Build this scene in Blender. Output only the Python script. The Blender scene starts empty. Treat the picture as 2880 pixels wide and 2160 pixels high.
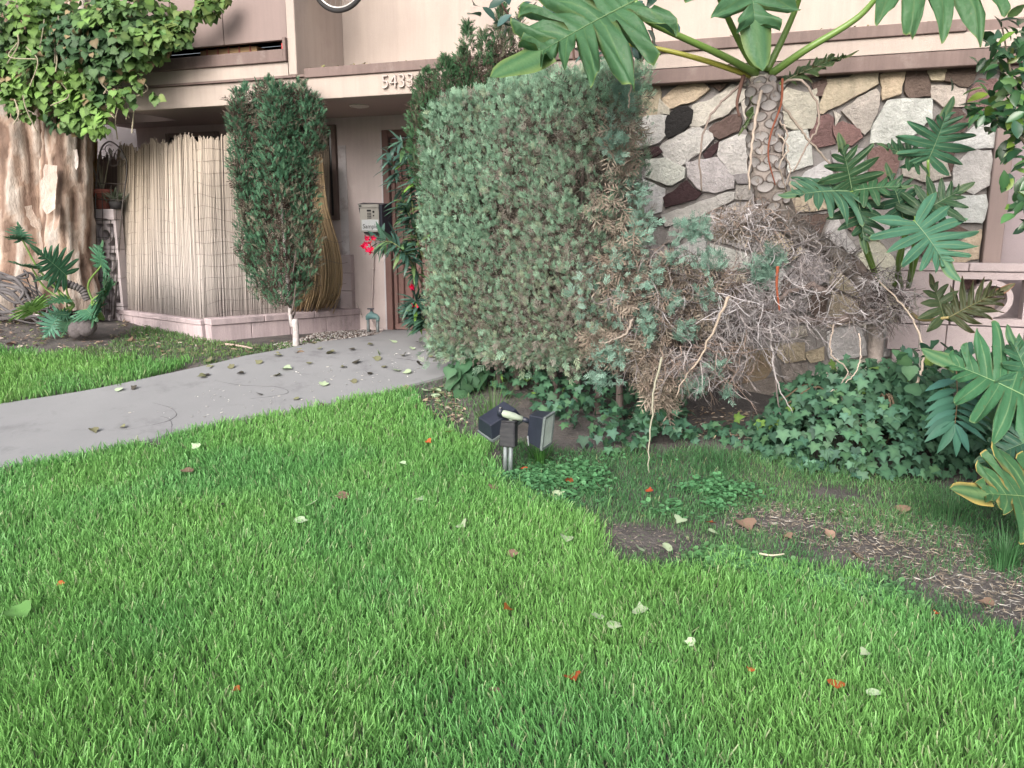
import bpy, math
import numpy as np
from mathutils import Matrix, Vector

# ------------------------------------------------------------------ camera, sky, sun, exposure
scene = bpy.context.scene
COL = scene.collection
FPX, EYE = 2217.0, 1.58
PITCH = math.atan(430.0 / FPX)
cam_data = bpy.data.cameras.new("camera")
cam_data.sensor_width = 36.0
cam_data.lens = 36.0 * FPX / 2880.0
cam_data.clip_start, cam_data.clip_end = 0.05, 500.0
cam = bpy.data.objects.new("camera", cam_data)
COL.objects.link(cam)
cam.location = (0, 0, EYE)
cam.rotation_euler = (math.radians(90) - PITCH, 0, 0)
scene.camera = cam

SUN_EL, SUN_AZ = math.radians(31), math.radians(203)     # azimuth clockwise from +Y: high, behind the camera and a little left
world = bpy.data.worlds.new("World")
scene.world = world
world.use_nodes = True
wn = world.node_tree
wn.nodes.clear()
sky = wn.nodes.new("ShaderNodeTexSky")
sky.sky_type = 'NISHITA'
sky.sun_disc = False
sky.sun_elevation = SUN_EL
sky.sun_rotation = SUN_AZ
sky.air_density, sky.dust_density, sky.ozone_density = 1.0, 6.0, 1.0
hs = wn.nodes.new("ShaderNodeHueSaturation")
hs.inputs['Saturation'].default_value = 0.42              # thin high cloud takes most of the blue out of the sky
bg = wn.nodes.new("ShaderNodeBackground")
bg.inputs['Strength'].default_value = 0.15
wo = wn.nodes.new("ShaderNodeOutputWorld")
wn.links.new(sky.outputs[0], hs.inputs['Color'])
wn.links.new(hs.outputs[0], bg.inputs[0])
wn.links.new(bg.outputs[0], wo.inputs[0])

sun_data = bpy.data.lights.new("sun", 'SUN')
sun_data.energy = 1.5
sun_data.angle = math.radians(45)
sun_data.color = (1.0, 0.95, 0.88)
sun = bpy.data.objects.new("sun", sun_data)
COL.objects.link(sun)
sd = Vector((math.sin(SUN_AZ) * math.cos(SUN_EL), math.cos(SUN_AZ) * math.cos(SUN_EL), math.sin(SUN_EL)))
sun.rotation_euler = sd.to_track_quat('Z', 'Y').to_euler()
sun.location = (-4, -6, 9)

scene.view_settings.view_transform = 'Standard'
scene.view_settings.look = 'None'
scene.view_settings.gamma = 1.0
scene.view_settings.use_curve_mapping = False
scene.view_settings.exposure = 0.86
scene.cycles.max_bounces = 6
scene.cycles.diffuse_bounces = 3
scene.cycles.glossy_bounces = 2
scene.cycles.transmission_bounces = 3
scene.cycles.transparent_max_bounces = 6
scene.cycles.use_denoising = True

# ------------------------------------------------------------------ helpers
rng = np.random.default_rng(11)
A = lambda *v: np.array(v, dtype=float)

def nrm(v):
    v = np.asarray(v, float)
    return v / np.maximum(np.linalg.norm(v, axis=-1, keepdims=True), 1e-9)

_h = np.random.default_rng(5).random((64, 64, 64)).astype(np.float32)
def vnoise(p, f=1.0):
    """smooth value noise 0..1 at points (N,3)"""
    p = np.asarray(p, float) * f
    i = np.floor(p).astype(int); t = p - i; t = t * t * (3 - 2 * t); i &= 63; j = (i + 1) & 63
    x0, y0, z0 = i[..., 0], i[..., 1], i[..., 2]; x1, y1, z1 = j[..., 0], j[..., 1], j[..., 2]
    tx, ty, tz = t[..., 0], t[..., 1], t[..., 2]
    a = _h[x0, y0, z0] * (1 - tx) + _h[x1, y0, z0] * tx
    b = _h[x0, y1, z0] * (1 - tx) + _h[x1, y1, z0] * tx
    c = _h[x0, y0, z1] * (1 - tx) + _h[x1, y0, z1] * tx
    d = _h[x0, y1, z1] * (1 - tx) + _h[x1, y1, z1] * tx
    return (a * (1 - ty) + b * ty) * (1 - tz) + (c * (1 - ty) + d * ty) * tz

def fbm(p, f=1.0):
    return (vnoise(p, f) + .5 * vnoise(np.asarray(p) + 7.3, 2.1 * f) + .25 * vnoise(np.asarray(p) + 3.1, 4.3 * f)) / 1.75

def sst(a, b, x):
    t = np.clip((np.asarray(x, float) - a) / (b - a), 0, 1)
    return t * t * (3 - 2 * t)

def gz(X, Y):
    """height of the ground: the lawn rises gently towards the building"""
    X = np.asarray(X, float); Y = np.asarray(Y, float)
    b = np.interp(Y, [0, 3.5, 4.6, 5.5, 6.3, 7, 7.5, 8.2, 9, 60], [0, 0, .07, .17, .32, .46, .50, .50, .47, .47])
    b = b * (1 - .3 * sst(0, 2.5, X))
    b = b + .13 * np.exp(-((X + 5.0) ** 2 + (Y - 8.8) ** 2) / 1.6)
    return b

KPX = 2880 / 2212.0
cP, sP = math.cos(PITCH), math.sin(PITCH)
def ray(px, py):
    u = (px * KPX - 1440) / FPX; v = (1080 - py * KPX) / FPX
    return A(u, cP + v * sP, -sP + v * cP)
def at(px, py, Y):
    d = ray(px, py)
    return A(0, 0, EYE) + d * (Y / d[1])
def grd(px, py):
    """where the sight line of a picture point meets the ground"""
    d = ray(px, py); lo, hi = .5, 14.0
    for _ in range(40):
        m = .5 * (lo + hi); p = A(0, 0, EYE) + d * (m / d[1])
        if p[2] > gz(p[0], p[1]): lo = m
        else: hi = m
    p = A(0, 0, EYE) + d * (hi / d[1]); p[2] = gz(p[0], p[1])
    return p

AL = math.atan(.34)                                        # the front of the building runs back to the left
EW = A(math.cos(AL), -math.sin(AL), 0); NW = A(math.sin(AL), math.cos(AL), 0); OW = A(0, 7.06, 0)
def wl(s, y, z):
    """building coordinates: s along the front, y into the building, z up"""
    return OW + EW * s + NW * y + A(0, 0, z)
def onw(px, py, y):
    d = ray(px, py); t = (OW[:2] @ NW[:2] + y) / (d[:2] @ NW[:2]); p = A(0, 0, EYE) + d * t
    return float((p[:2] - OW[:2]) @ EW[:2]), float(p[2])

WM = {}
def _name(o, name):
    o.name = name
def empty(name, loc, label=None, cat=None, group=None):
    o = bpy.data.objects.new(name, None); COL.objects.link(o)
    o.empty_display_size = .1
    o.location = [float(c) for c in loc]; WM[o] = Matrix.Translation(Vector([float(c) for c in loc]))
    return tag(o, label, cat, group)
def tag(o, label=None, cat=None, group=None, kind=None):
    if label: o["label"] = label
    if cat: o["category"] = cat
    if group: o["group"] = group
    if kind: o["kind"] = kind
    return o
def par(o, parent):
    if parent is not None:
        o.parent = parent
        o.matrix_parent_inverse = WM.get(parent, Matrix.Identity(4)).inverted()
    return o
def newobj(name, me, parent=None, mw=None):
    o = bpy.data.objects.new(name, me); COL.objects.link(o)
    if mw is not None:
        o.matrix_basis = mw; WM[o] = mw
    return par(o, parent)
def basis(pos, X, Y, Z, s=1.0):
    m = Matrix.Identity(4)
    for r in range(3):
        m[r][0], m[r][1], m[r][2], m[r][3] = float(X[r] * s), float(Y[r] * s), float(Z[r] * s), float(pos[r])
    return m

class MB:
    """collects vertices, faces and colours as arrays; build() makes ONE mesh object"""
    def __init__(s): s.v, s.c, s.f, s.n = [], [], {}, 0
    def add(s, V, F, col=(1, 1, 1)):
        V = np.asarray(V, float).reshape(-1, 3); s.v.append(V)
        c = np.asarray(col, float)
        s.c.append(np.broadcast_to(c, (len(V), 3)) if c.ndim == 1 else c)
        if isinstance(F, np.ndarray): F = [F]
        elif not isinstance(F[0], np.ndarray):
            g = {}
            for f in F: g.setdefault(len(f), []).append(f)
            F = [np.array(q) for q in g.values()]
        for q in F:
            s.f.setdefault(q.shape[1], []).append(q + s.n)
        s.n += len(V); return s
    def scatter(s, T, pos, X, Y, Z, sc, col, chunk=None):
        V, Fs, tc = T
        N = len(pos); n = len(V)
        if N == 0: return s
        sc = np.broadcast_to(np.asarray(sc, float), (N,))
        W = pos[:, None, :] + sc[:, None, None] * (V[None, :, 0:1] * X[:, None, :] + V[None, :, 1:2] * Y[:, None, :] + V[None, :, 2:3] * Z[:, None, :])
        C = np.broadcast_to(np.asarray(col, float), (N, 3))[:, None, :] * tc[None, :, :]
        off = (np.arange(N) * n)[:, None, None]
        g = {}
        for q in Fs: g.setdefault(q.shape[1], []).append((q[None] + off).reshape(-1, q.shape[1]))
        s.v.append(W.reshape(-1, 3)); s.c.append(np.clip(C, 0, 1).reshape(-1, 3))
        for k, L in g.items():
            for q in L: s.f.setdefault(k, []).append(q + s.n)
        s.n += N * n; return s
    def tube(s, P, R, seg=6, col=(1, 1, 1), cap=True):
        P = np.asarray(P, float); n = len(P); R = np.broadcast_to(np.asarray(R, float), (n,))
        T = nrm(np.gradient(P, axis=0)); up = A(0, 0, 1) if abs(T[0][2]) < .9 else A(1, 0, 0)
        a = nrm(np.cross(T[0], up)); Xs = []
        for i in range(n):
            a = nrm(a - T[i] * (a @ T[i])); Xs.append(a)
        Xs = np.array(Xs); Ys = np.cross(T, Xs); th = np.arange(seg) / seg * 2 * math.pi
        V = P[:, None] + R[:, None, None] * (np.cos(th)[None, :, None] * Xs[:, None] + np.sin(th)[None, :, None] * Ys[:, None])
        i = np.arange(n - 1)[:, None] * seg; j = np.arange(seg)[None]; k = (j + 1) % seg
        F = np.stack([i + j, i + k, i + seg + k, i + seg + j], -1).reshape(-1, 4)
        c = np.asarray(col, float)
        if c.ndim == 2: c = np.repeat(c, seg, 0)
        s.add(V.reshape(-1, 3), F, c)
        if cap:
            b = s.n - n * seg
            s.f.setdefault(seg, []).append(np.array([[b + q for q in range(seg)][::-1], [b + (n - 1) * seg + q for q in range(seg)]]))
        return s
    def box(s, lo, hi, M=None, col=(1, 1, 1), bev=0.0):
        lo = np.asarray(lo, float); hi = np.asarray(hi, float)
        if bev <= 0:
            V = np.array([[(lo, hi)[i][0], (lo, hi)[j][1], (lo, hi)[k][2]] for i in (0, 1) for j in (0, 1) for k in (0, 1)])
            F = np.array([[0, 1, 3, 2], [4, 6, 7, 5], [0, 4, 5, 1], [2, 3, 7, 6], [0, 2, 6, 4], [1, 5, 7, 3]])
            F = [F]
        else:
            c = (lo + hi) / 2; h = (hi - lo) / 2; b = min(bev, h.min() * .9); V = []; idx = {}
            for ax in range(3):
                for sx in (-1, 1):
                    for sy in (-1, 1):
                        for sz in (-1, 1):
                            sg = A(sx, sy, sz); p = c + sg * (h - b); p[ax] += sg[ax] * b
                            idx[(ax, sx, sy, sz)] = len(V); V.append(p)
            F = []
            for ax in range(3):
                o = [q for q in range(3) if q != ax]
                for sg in (-1, 1):
                    q = []
                    for (a_, b_) in ((-1, -1), (1, -1), (1, 1), (-1, 1)):
                        k = [0, 0, 0]; k[ax] = sg; k[o[0]] = a_; k[o[1]] = b_; q.append(idx[(ax, *k)])
                    F.append(q)
            for ax in range(3):
                o = [q for q in range(3) if q != ax]
                for a_ in (-1, 1):
                    for b_ in (-1, 1):
                        q = []
                        for (face, end) in ((o[0], -1), (o[0], 1), (o[1], 1), (o[1], -1)):
                            k = [0, 0, 0]; k[ax] = end; k[o[0]] = a_; k[o[1]] = b_; q.append(idx[(face, *k)])
                        F.append(q)
            for sx in (-1, 1):
                for sy in (-1, 1):
                    for sz in (-1, 1): F.append([idx[(q, sx, sy, sz)] for q in range(3)])
            V = np.array(V)
        if M is not None: V = M(V)
        return s.add(V, F, col)
    def mesh(s, name, mat, smooth=False, recalc=False):
        V = np.concatenate(s.v).astype(np.float32); C = np.concatenate([np.asarray(c) for c in s.c])
        me = bpy.data.meshes.new(name); fl = [np.concatenate(q) for q in s.f.values()]
        nf = sum(len(q) for q in fl); tot = np.concatenate([np.full(len(q), q.shape[1]) for q in fl])
        li = np.concatenate([q.reshape(-1) for q in fl]).astype(np.int32)
        me.vertices.add(len(V)); me.vertices.foreach_set("co", V.reshape(-1))
        me.loops.add(len(li)); me.loops.foreach_set("vertex_index", li)
        me.polygons.add(nf); st = np.concatenate([[0], np.cumsum(tot)[:-1]]).astype(np.int32)
        me.polygons.foreach_set("loop_start", st)
        at_ = me.color_attributes.new("Col", 'FLOAT_COLOR', 'POINT')
        at_.data.foreach_set("color", np.concatenate([C, np.ones((len(C), 1))], 1).astype(np.float32).reshape(-1))
        me.update(calc_edges=True)
        if recalc:
            import bmesh
            b = bmesh.new(); b.from_mesh(me); bmesh.ops.recalc_face_normals(b, faces=b.faces); b.to_mesh(me); b.free()
        me.polygons.foreach_set("use_smooth", np.full(nf, bool(smooth)))
        if smooth and smooth is not True: me.set_sharp_from_angle(angle=float(smooth))
        me.materials.append(mat)
        return me
    def build(s, name, mat, parent=None, smooth=False, recalc=False, mw=None):
        return newobj(name, s.mesh(name, mat, smooth, recalc), parent, mw)

def WB(V):
    """building coordinates (s, y, z) to world, for arrays"""
    V = np.asarray(V, float)
    return OW + V[..., 0:1] * EW + V[..., 1:2] * NW + V[..., 2:3] * A(0, 0, 1)
def wbox(mb, s0, s1, y0, y1, z0, z1, bev=0.0, col=(1, 1, 1)):
    return mb.box((s0, y0, z0), (s1, y1, z1), WB, col, bev)
def spl(P, n=12):
    """smooth curve through points"""
    P = np.asarray(P, float)
    if len(P) == 2: return P[0] + (P[1] - P[0]) * np.linspace(0, 1, n)[:, None]
    Q = np.vstack([2 * P[0] - P[1], P, 2 * P[-1] - P[-2]]); m = len(P) - 1; out = []
    for t in np.linspace(0, m, n):
        i = min(int(t), m - 1); u = t - i; a, b, c, d = Q[i:i + 4]
        out.append(.5 * ((2 * b) + (c - a) * u + (2 * a - 5 * b + 4 * c - d) * u * u + (3 * b - a - 3 * c + d) * u ** 3))
    return np.array(out)
def frames(Y, hint):
    """unit frames with the given Y axis, Z as near as possible to hint"""
    Y = nrm(Y); Z = nrm(hint - Y * np.sum(Y * hint, -1, keepdims=True)); X = np.cross(Y, Z)
    return X, Y, Z
def rdir(n, r=None):
    return nrm((r or rng).normal(size=(n, 3)))

# ------------------------------------------------------------------ materials
def lin(r, g, b):
    f = lambda c: (c / 255 / 12.92) if c <= 10 else ((c / 255 + .055) / 1.055) ** 2.4
    return (f(r), f(g), f(b))
def newmat(name):
    m = bpy.data.materials.new(name); m.use_nodes = True; nt = m.node_tree
    b = nt.nodes["Principled BSDF"]; b.inputs["Specular IOR Level"].default_value = .3
    return m, nt, b
def nnode(nt, t, **kw):
    n = nt.nodes.new(t)
    for k, v in kw.items():
        if k in n.inputs.keys(): n.inputs[k].default_value = v
        else: setattr(n, k, v)
    return n
def surf(name, base, c2=None, scale=3.0, rough=.85, bump=.3, bscale=60.0, fine=.12, stain=None, sscale=1.2, spec=.3, attr=False, metal=0.0, bdist=.01, stretch=None, drip=0.0):
    """a solid surface: two-tone large noise, fine grain, relief, an optional stain colour"""
    m, nt, b = newmat(name); L = nt.links.new
    tc = nnode(nt, "ShaderNodeTexCoord"); vec = tc.outputs["Object"]
    if stretch:
        mp = nnode(nt, "ShaderNodeMapping"); mp.inputs["Scale"].default_value = stretch; L(vec, mp.inputs[0]); vec = mp.outputs[0]
    n1 = nnode(nt, "ShaderNodeTexNoise", Scale=scale, Detail=6.0, Roughness=.6); L(vec, n1.inputs["Vector"])
    n2 = nnode(nt, "ShaderNodeTexNoise", Scale=bscale, Detail=4.0, Roughness=.65); L(vec, n2.inputs["Vector"])
    mx = nnode(nt, "ShaderNodeMix", data_type='RGBA')
    mx.inputs["A"].default_value = (*base, 1); mx.inputs["B"].default_value = (*(c2 or tuple(.8 * c for c in base)), 1)
    rp = nnode(nt, "ShaderNodeMapRange"); rp.inputs[1].default_value, rp.inputs[2].default_value = .35, .68
    L(n1.outputs[0], rp.inputs[0]); L(rp.outputs[0], mx.inputs["Factor"]); out = mx.outputs["Result"]
    if stain:
        n3 = nnode(nt, "ShaderNodeTexNoise", Scale=sscale, Detail=9.0, Roughness=.72); L(vec, n3.inputs["Vector"])
        r3 = nnode(nt, "ShaderNodeMapRange"); r3.inputs[1].default_value, r3.inputs[2].default_value = .55, .75; L(n3.outputs[0], r3.inputs[0])
        m3 = nnode(nt, "ShaderNodeMix", data_type='RGBA'); m3.inputs["B"].default_value = (*stain, 1)
        L(r3.outputs[0], m3.inputs["Factor"]); L(out, m3.inputs["A"]); out = m3.outputs["Result"]
    if drip:
        md = nnode(nt, "ShaderNodeMapping"); md.inputs["Scale"].default_value = (7, 7, .55); L(tc.outputs["Object"], md.inputs[0])
        nd = nnode(nt, "ShaderNodeTexNoise", Scale=1.6, Detail=7.0, Roughness=.7); L(md.outputs[0], nd.inputs["Vector"])
        rd = nnode(nt, "ShaderNodeMapRange"); rd.inputs[1].default_value, rd.inputs[2].default_value, rd.inputs[3].default_value, rd.inputs[4].default_value = .42, .78, 1.03, 1 - drip; L(nd.outputs[0], rd.inputs[0])
        vd = nnode(nt, "ShaderNodeVectorMath", operation='MULTIPLY'); L(out, vd.inputs[0]); L(rd.outputs[0], vd.inputs[1]); out = vd.outputs[0]
    if attr:
        at_ = nnode(nt, "ShaderNodeVertexColor", layer_name="Col"); mm = nnode(nt, "ShaderNodeMix", data_type='RGBA', blend_type='MULTIPLY')
        mm.inputs["Factor"].default_value = 1; L(out, mm.inputs["A"]); L(at_.outputs[0], mm.inputs["B"]); out = mm.outputs["Result"]
    g = nnode(nt, "ShaderNodeMapRange"); g.inputs[3].default_value, g.inputs[4].default_value = 1 - fine * 1.6, 1 + fine * 1.6; L(n2.outputs[0], g.inputs[0])
    mg = nnode(nt, "ShaderNodeVectorMath", operation='MULTIPLY'); L(out, mg.inputs[0]); L(g.outputs[0], mg.inputs[1])
    L(mg.outputs[0], b.inputs["Base Color"])
    b.inputs["Roughness"].default_value = rough; b.inputs["Specular IOR Level"].default_value = spec; b.inputs["Metallic"].default_value = metal
    if bump:
        bp = nnode(nt, "ShaderNodeBump", Strength=bump, Distance=bdist); L(n2.outputs[0], bp.inputs["Height"]); L(bp.outputs[0], b.inputs["Normal"])
    return m
def leafmat(name, tint=(1, 1, 1), rough=.5, trans=.3, rnd=.25, spec=.35, hue=.03, nscale=18.0, bump=0.0, spots=None):
    """foliage: colour attribute x object-to-object variation, some light through the blade"""
    m, nt, b = newmat(name); L = nt.links.new
    at_ = nnode(nt, "ShaderNodeVertexColor", layer_name="Col")
    oi = nnode(nt, "ShaderNodeObjectInfo"); tc = nnode(nt, "ShaderNodeTexCoord")
    no = nnode(nt, "ShaderNodeTexNoise", Scale=nscale, Detail=3.0); L(tc.outputs["Object"], no.inputs["Vector"])
    h = nnode(nt, "ShaderNodeHueSaturation")
    r1 = nnode(nt, "ShaderNodeMapRange"); r1.inputs[3].default_value, r1.inputs[4].default_value = .5 - hue, .5 + hue; L(oi.outputs["Random"], r1.inputs[0]); L(r1.outputs[0], h.inputs["Hue"])
    mu = nnode(nt, "ShaderNodeMath", operation='MULTIPLY_ADD'); mu.inputs[1].default_value, mu.inputs[2].default_value = 7.13, 0.0; L(oi.outputs["Random"], mu.inputs[0])
    fr = nnode(nt, "ShaderNodeMath", operation='FRACT'); L(mu.outputs[0], fr.inputs[0])
    ad = nnode(nt, "ShaderNodeMath", operation='MULTIPLY_ADD'); ad.inputs[1].default_value = .35; L(no.outputs[0], ad.inputs[0]); L(fr.outputs[0], ad.inputs[2])
    r2 = nnode(nt, "ShaderNodeMapRange"); r2.inputs[1].default_value, r2.inputs[2].default_value = .1, 1.25
    r2.inputs[3].default_value, r2.inputs[4].default_value = 1 - rnd, 1 + rnd; L(ad.outputs[0], r2.inputs[0]); L(r2.outputs[0], h.inputs["Value"])
    mm = nnode(nt, "ShaderNodeMix", data_type='RGBA', blend_type='MULTIPLY'); mm.inputs["Factor"].default_value = 1
    mm.inputs["B"].default_value = (*tint, 1); L(at_.outputs[0], mm.inputs["A"]); L(mm.outputs["Result"], h.inputs["Color"])
    if spots:
        ns = nnode(nt, "ShaderNodeTexNoise", Scale=46.0, Detail=5.0, Roughness=.75); L(tc.outputs["Object"], ns.inputs["Vector"])
        rs_ = nnode(nt, "ShaderNodeMapRange"); rs_.inputs[1].default_value, rs_.inputs[2].default_value = .60, .70; L(ns.outputs[0], rs_.inputs[0])
        mz = nnode(nt, "ShaderNodeMix", data_type='RGBA'); mz.inputs["B"].default_value = (*spots, 1); L(rs_.outputs[0], mz.inputs["Factor"]); L(mm.outputs["Result"], mz.inputs["A"]); L(mz.outputs["Result"], h.inputs["Color"])
    if bump:
        nb_ = nnode(nt, "ShaderNodeTexNoise", Scale=30.0, Detail=4.0); L(tc.outputs["Object"], nb_.inputs["Vector"]); bp = nnode(nt, "ShaderNodeBump", Strength=bump, Distance=.02); L(nb_.outputs[0], bp.inputs["Height"]); L(bp.outputs[0], b.inputs["Normal"])
    L(h.outputs[0], b.inputs["Base Color"]); b.inputs["Roughness"].default_value = rough; b.inputs["Specular IOR Level"].default_value = spec
    if trans > 0:
        tr = nnode(nt, "ShaderNodeBsdfTranslucent"); L(h.outputs[0], tr.inputs[0]); ms = nnode(nt, "ShaderNodeMixShader"); ms.inputs[0].default_value = trans
        o = nt.nodes["Material Output"]; L(b.outputs[0], ms.inputs[1]); L(tr.outputs[0], ms.inputs[2]); L(ms.outputs[0], o.inputs[0])
    return m
def plain(name, col, rough=.5, metal=0.0, spec=.5, wear=None, wscale=30.0):
    return surf(name, col, wear or tuple(c * .85 for c in col), wscale, rough, .08, 90.0, .05, spec=spec, metal=metal)

M = {}
PINK, PINK2 = (.39, .328, .292), (.36, .302, .268)
M['stucco'] = surf('pink_stucco', PINK, PINK2, 1.5, .92, .35, 140.0, .05, stain=(.32, .26, .24), sscale=1.6, drip=.12)
M['stucco_low'] = surf('lilac_stucco', (.60, .51, .495), (.55, .465, .455), 1.4, .92, .35, 140.0, .06, stain=(.47, .39, .385), sscale=1.0, drip=.10)
M['panel'] = surf('mauve_panel', (.235, .18, .168), (.215, .165, .155), 1.2, .85, .12, 120.0, .04, drip=.10)
M['trim'] = surf('brown_trim', (.18, .13, .117), (.15, .107, .098), 2.0, .7, .15, 90.0, .08, stain=(.24, .19, .175), sscale=5.0, drip=.3)
M['soffit'] = surf('soffit_paint', (.40, .31, .29), (.36, .28, .26), 1.3, .9, .25, 140.0, .06)
M['white_wall'] = surf('white_side_wall', (.62, .58, .60), (.54, .50, .52), 2.0, .9, .3, 120.0, .08, stain=(.30, .24, .24), sscale=4.0)
M['concrete'] = surf('path_concrete', (.24, .242, .252), (.21, .212, .222), 1.1, .9, .25, 220.0, .12, stain=(.145, .142, .155), sscale=2.6)
M['soil'] = surf('dark_soil', (.072, .065, .065), (.125, .112, .107), 5.0, .95, .9, 45.0, .35, stain=(.16, .13, .11), sscale=9.0, bdist=.02)
M['mortar'] = surf('grey_mortar', (.27, .25, .245), (.21, .195, .19), 7.0, .95, .8, 90.0, .16, stain=(.19, .16, .13), sscale=2.2)
M['recess'] = surf('mauve_recess_paint', (.27, .225, .235), (.24, .20, .21), 1.4, .92, .3, 140.0, .06)
M['block'] = surf('pink_block', (.42, .35, .355), (.37, .31, .315), 5.0, .93, .5, 110.0, .10, stain=(.29, .24, .245), sscale=3.0)
M['sill_block'] = surf('weathered_block', (.46, .375, .39), (.40, .33, .345), 3.0, .93, .6, 90.0, .12, stain=(.17, .15, .16), sscale=2.4, drip=.35)
M['pale_block'] = surf('pale_block', (.50, .44, .445), (.44, .39, .40), 5.0, .93, .4, 110.0, .10)
M['gate'] = surf('gate_brown_paint', (.165, .095, .085), (.135, .08, .072), 3.0, .55, .1, 80.0, .06)
M['gate_dark'] = surf('gate_dark_mesh', (.07, .045, .045), (.055, .036, .036), 8.0, .8, .2, 200.0, .2)  # dark brown kick mesh, deeper in tone than the gate paint
M['reed'] = leafmat('reed_cane', rough=.75, trans=0.0, rnd=.1, spec=.2, hue=.0, nscale=9.0)
M['wire'] = plain('dark_wire', (.07, .06, .055), .6)
M['bark'] = surf('juniper_bark', (.17, .135, .125), (.10, .078, .072), 14.0, .95, .9, 40.0, .25, bdist=.01, attr=True, stretch=(1, 1, .35))
M['pale_bark'] = surf('pale_stem_bark', (.46, .43, .43), (.34, .30, .29), 18.0, .9, .6, 60.0, .2, attr=True)
M['twig'] = leafmat('dry_twig', rough=.9, trans=0.0, rnd=.15, spec=.15, hue=.01)
M['juniper'] = leafmat('juniper_scale_leaf', rough=.7, trans=.22, rnd=.16, spec=.2)
M['cypress'] = leafmat('cypress_scale_leaf', rough=.65, trans=.2, rnd=.16, spec=.2)
M['grass'] = leafmat('grass_blade', rough=.42, trans=.42, rnd=.16, spec=.35, hue=.01, nscale=2.2)
M['phil'] = leafmat('philodendron_leaf', rough=.48, trans=.28, rnd=.22, spec=.28, hue=.015, nscale=9.0, bump=.35, spots=(.12, .15, .06))
M['ivy'] = leafmat('ivy_leaf', rough=.52, trans=.22, rnd=.28, spec=.25)
M['shrub'] = leafmat('glossy_shrub_leaf', rough=.3, trans=.16, rnd=.2, spec=.55)
M['olean'] = leafmat('oleander_leaf', rough=.4, trans=.22, rnd=.2, spec=.45)
M['petal'] = leafmat('red_petal', rough=.6, trans=.35, rnd=.12, spec=.2, hue=.008)
M['litter'] = leafmat('fallen_leaf', rough=.7, trans=.15, rnd=.22, spec=.25, hue=.012)
M['dry'] = leafmat('dry_litter', rough=.9, trans=.05, rnd=.2, spec=.15, hue=.01)
M['stem'] = leafmat('green_stem', rough=.4, trans=.0, rnd=.1, spec=.45, hue=.0)
M['black'] = surf('black_plastic', (.014, .017, .03), (.022, .026, .042), 9.0, .42, .06, 80.0, .1, spec=.5)
M['chalk'] = surf('chalky_black_box', (.016, .016, .022), (.045, .045, .05), 6.0, .6, .1, 60.0, .2, spec=.4, stretch=(1, 1, 6))
M['grey_metal'] = surf('galvanised_pipe', (.20, .23, .235), (.14, .16, .165), 14.0, .5, .15, 60.0, .12, metal=.35)
M['beige_plastic'] = surf('weathered_plastic', (.36, .42, .33), (.27, .31, .26), 14.0, .6, .1, 60.0, .1)
M['lens'] = surf('frosted_lens', (.62, .66, .64), (.45, .48, .47), 9.0, .25, .5, 60.0, .06, spec=.6)
M['steel'] = surf('brushed_steel', (.42, .40, .37), (.36, .345, .32), 6.0, .38, .05, 160.0, .06, metal=.5)
M['paper'] = plain('paper_card', (.62, .64, .66), .7)
M['ink'] = plain('dark_ink', (.012, .012, .016), .6)
M['rubber'] = plain('tyre_rubber', (.035, .033, .034), .8, spec=.3)
M['alloy'] = plain('grey_alloy', (.52, .50, .49), .35, .7)
M['copper_green'] = surf('teal_valve_paint', (.10, .22, .23), (.17, .24, .23), 16.0, .55, .2, 60.0, .12)
M['terracotta'] = surf('terracotta', (.34, .115, .09), (.26, .095, .08), 8.0, .8, .2, 60.0, .12)
M['dark_glass'] = plain('dark_window_glass', (.03, .03, .033), .12, spec=.7)
M['interior'] = plain('dark_interior', (.035, .028, .026), .9)
M['red'] = plain('red_plastic', (.42, .03, .03), .5)
M['tan'] = surf('tan_cardboard', (.36, .24, .13), (.30, .20, .11), 4.0, .8, .1, 60.0, .1)
M['lamp_disc'] = plain('soffit_lamp_glass', (.62, .55, .50), .4)

# ================================================================== GROUND AND PATH
def inpoly(P, poly):
    x, y = P[:, 0], P[:, 1]; r = np.zeros(len(P), bool); n = len(poly)
    for i in range(n):
        x1, y1 = poly[i][:2]; x2, y2 = poly[(i + 1) % n][:2]
        if y1 == y2: continue
        c = ((y1 > y) != (y2 > y)) & (x < (x2 - x1) * (y - y1) / (y2 - y1) + x1)
        r ^= c
    return r
def gpoly(px): return np.array([grd(*p) for p in px])
def subdiv_poly(P, step=.12):
    out = []
    for i in range(len(P)):
        a, b = P[i], P[(i + 1) % len(P)]; n = max(1, int(np.linalg.norm(b - a) / step))
        out += [a + (b - a) * k / n for k in range(n)]
    return np.array(out)
xs = np.concatenate([[-300, -80, -30, -16], np.arange(-9, 8.01, .125), [14, 30, 80, 300]])
ys = np.concatenate([[-200, -60, -15, -4], np.arange(0, 12.01, .125), [16, 30, 80, 300]])
GX, GY = np.meshgrid(xs, ys); gp = np.stack([GX, GY, gz(GX, GY)], -1)
core = (np.abs(GX) < 9) & (GY > .5) & (GY < 11)
gp[..., 2] += np.where(core, (fbm(gp, 3.0) - .5) * .045 - .006, -.006)
nx, ny = len(xs), len(ys)
ii = (np.arange(ny - 1)[:, None] * nx + np.arange(nx - 1)[None]).reshape(-1)
g_ = MB().add(gp.reshape(-1, 3), np.stack([ii, ii + 1, ii + nx + 1, ii + nx], -1)).build('ground', M['soil'], smooth=True)
tag(g_, 'dark bare soil under the lawn, hedge and planting bed', 'ground', kind='structure')

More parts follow.
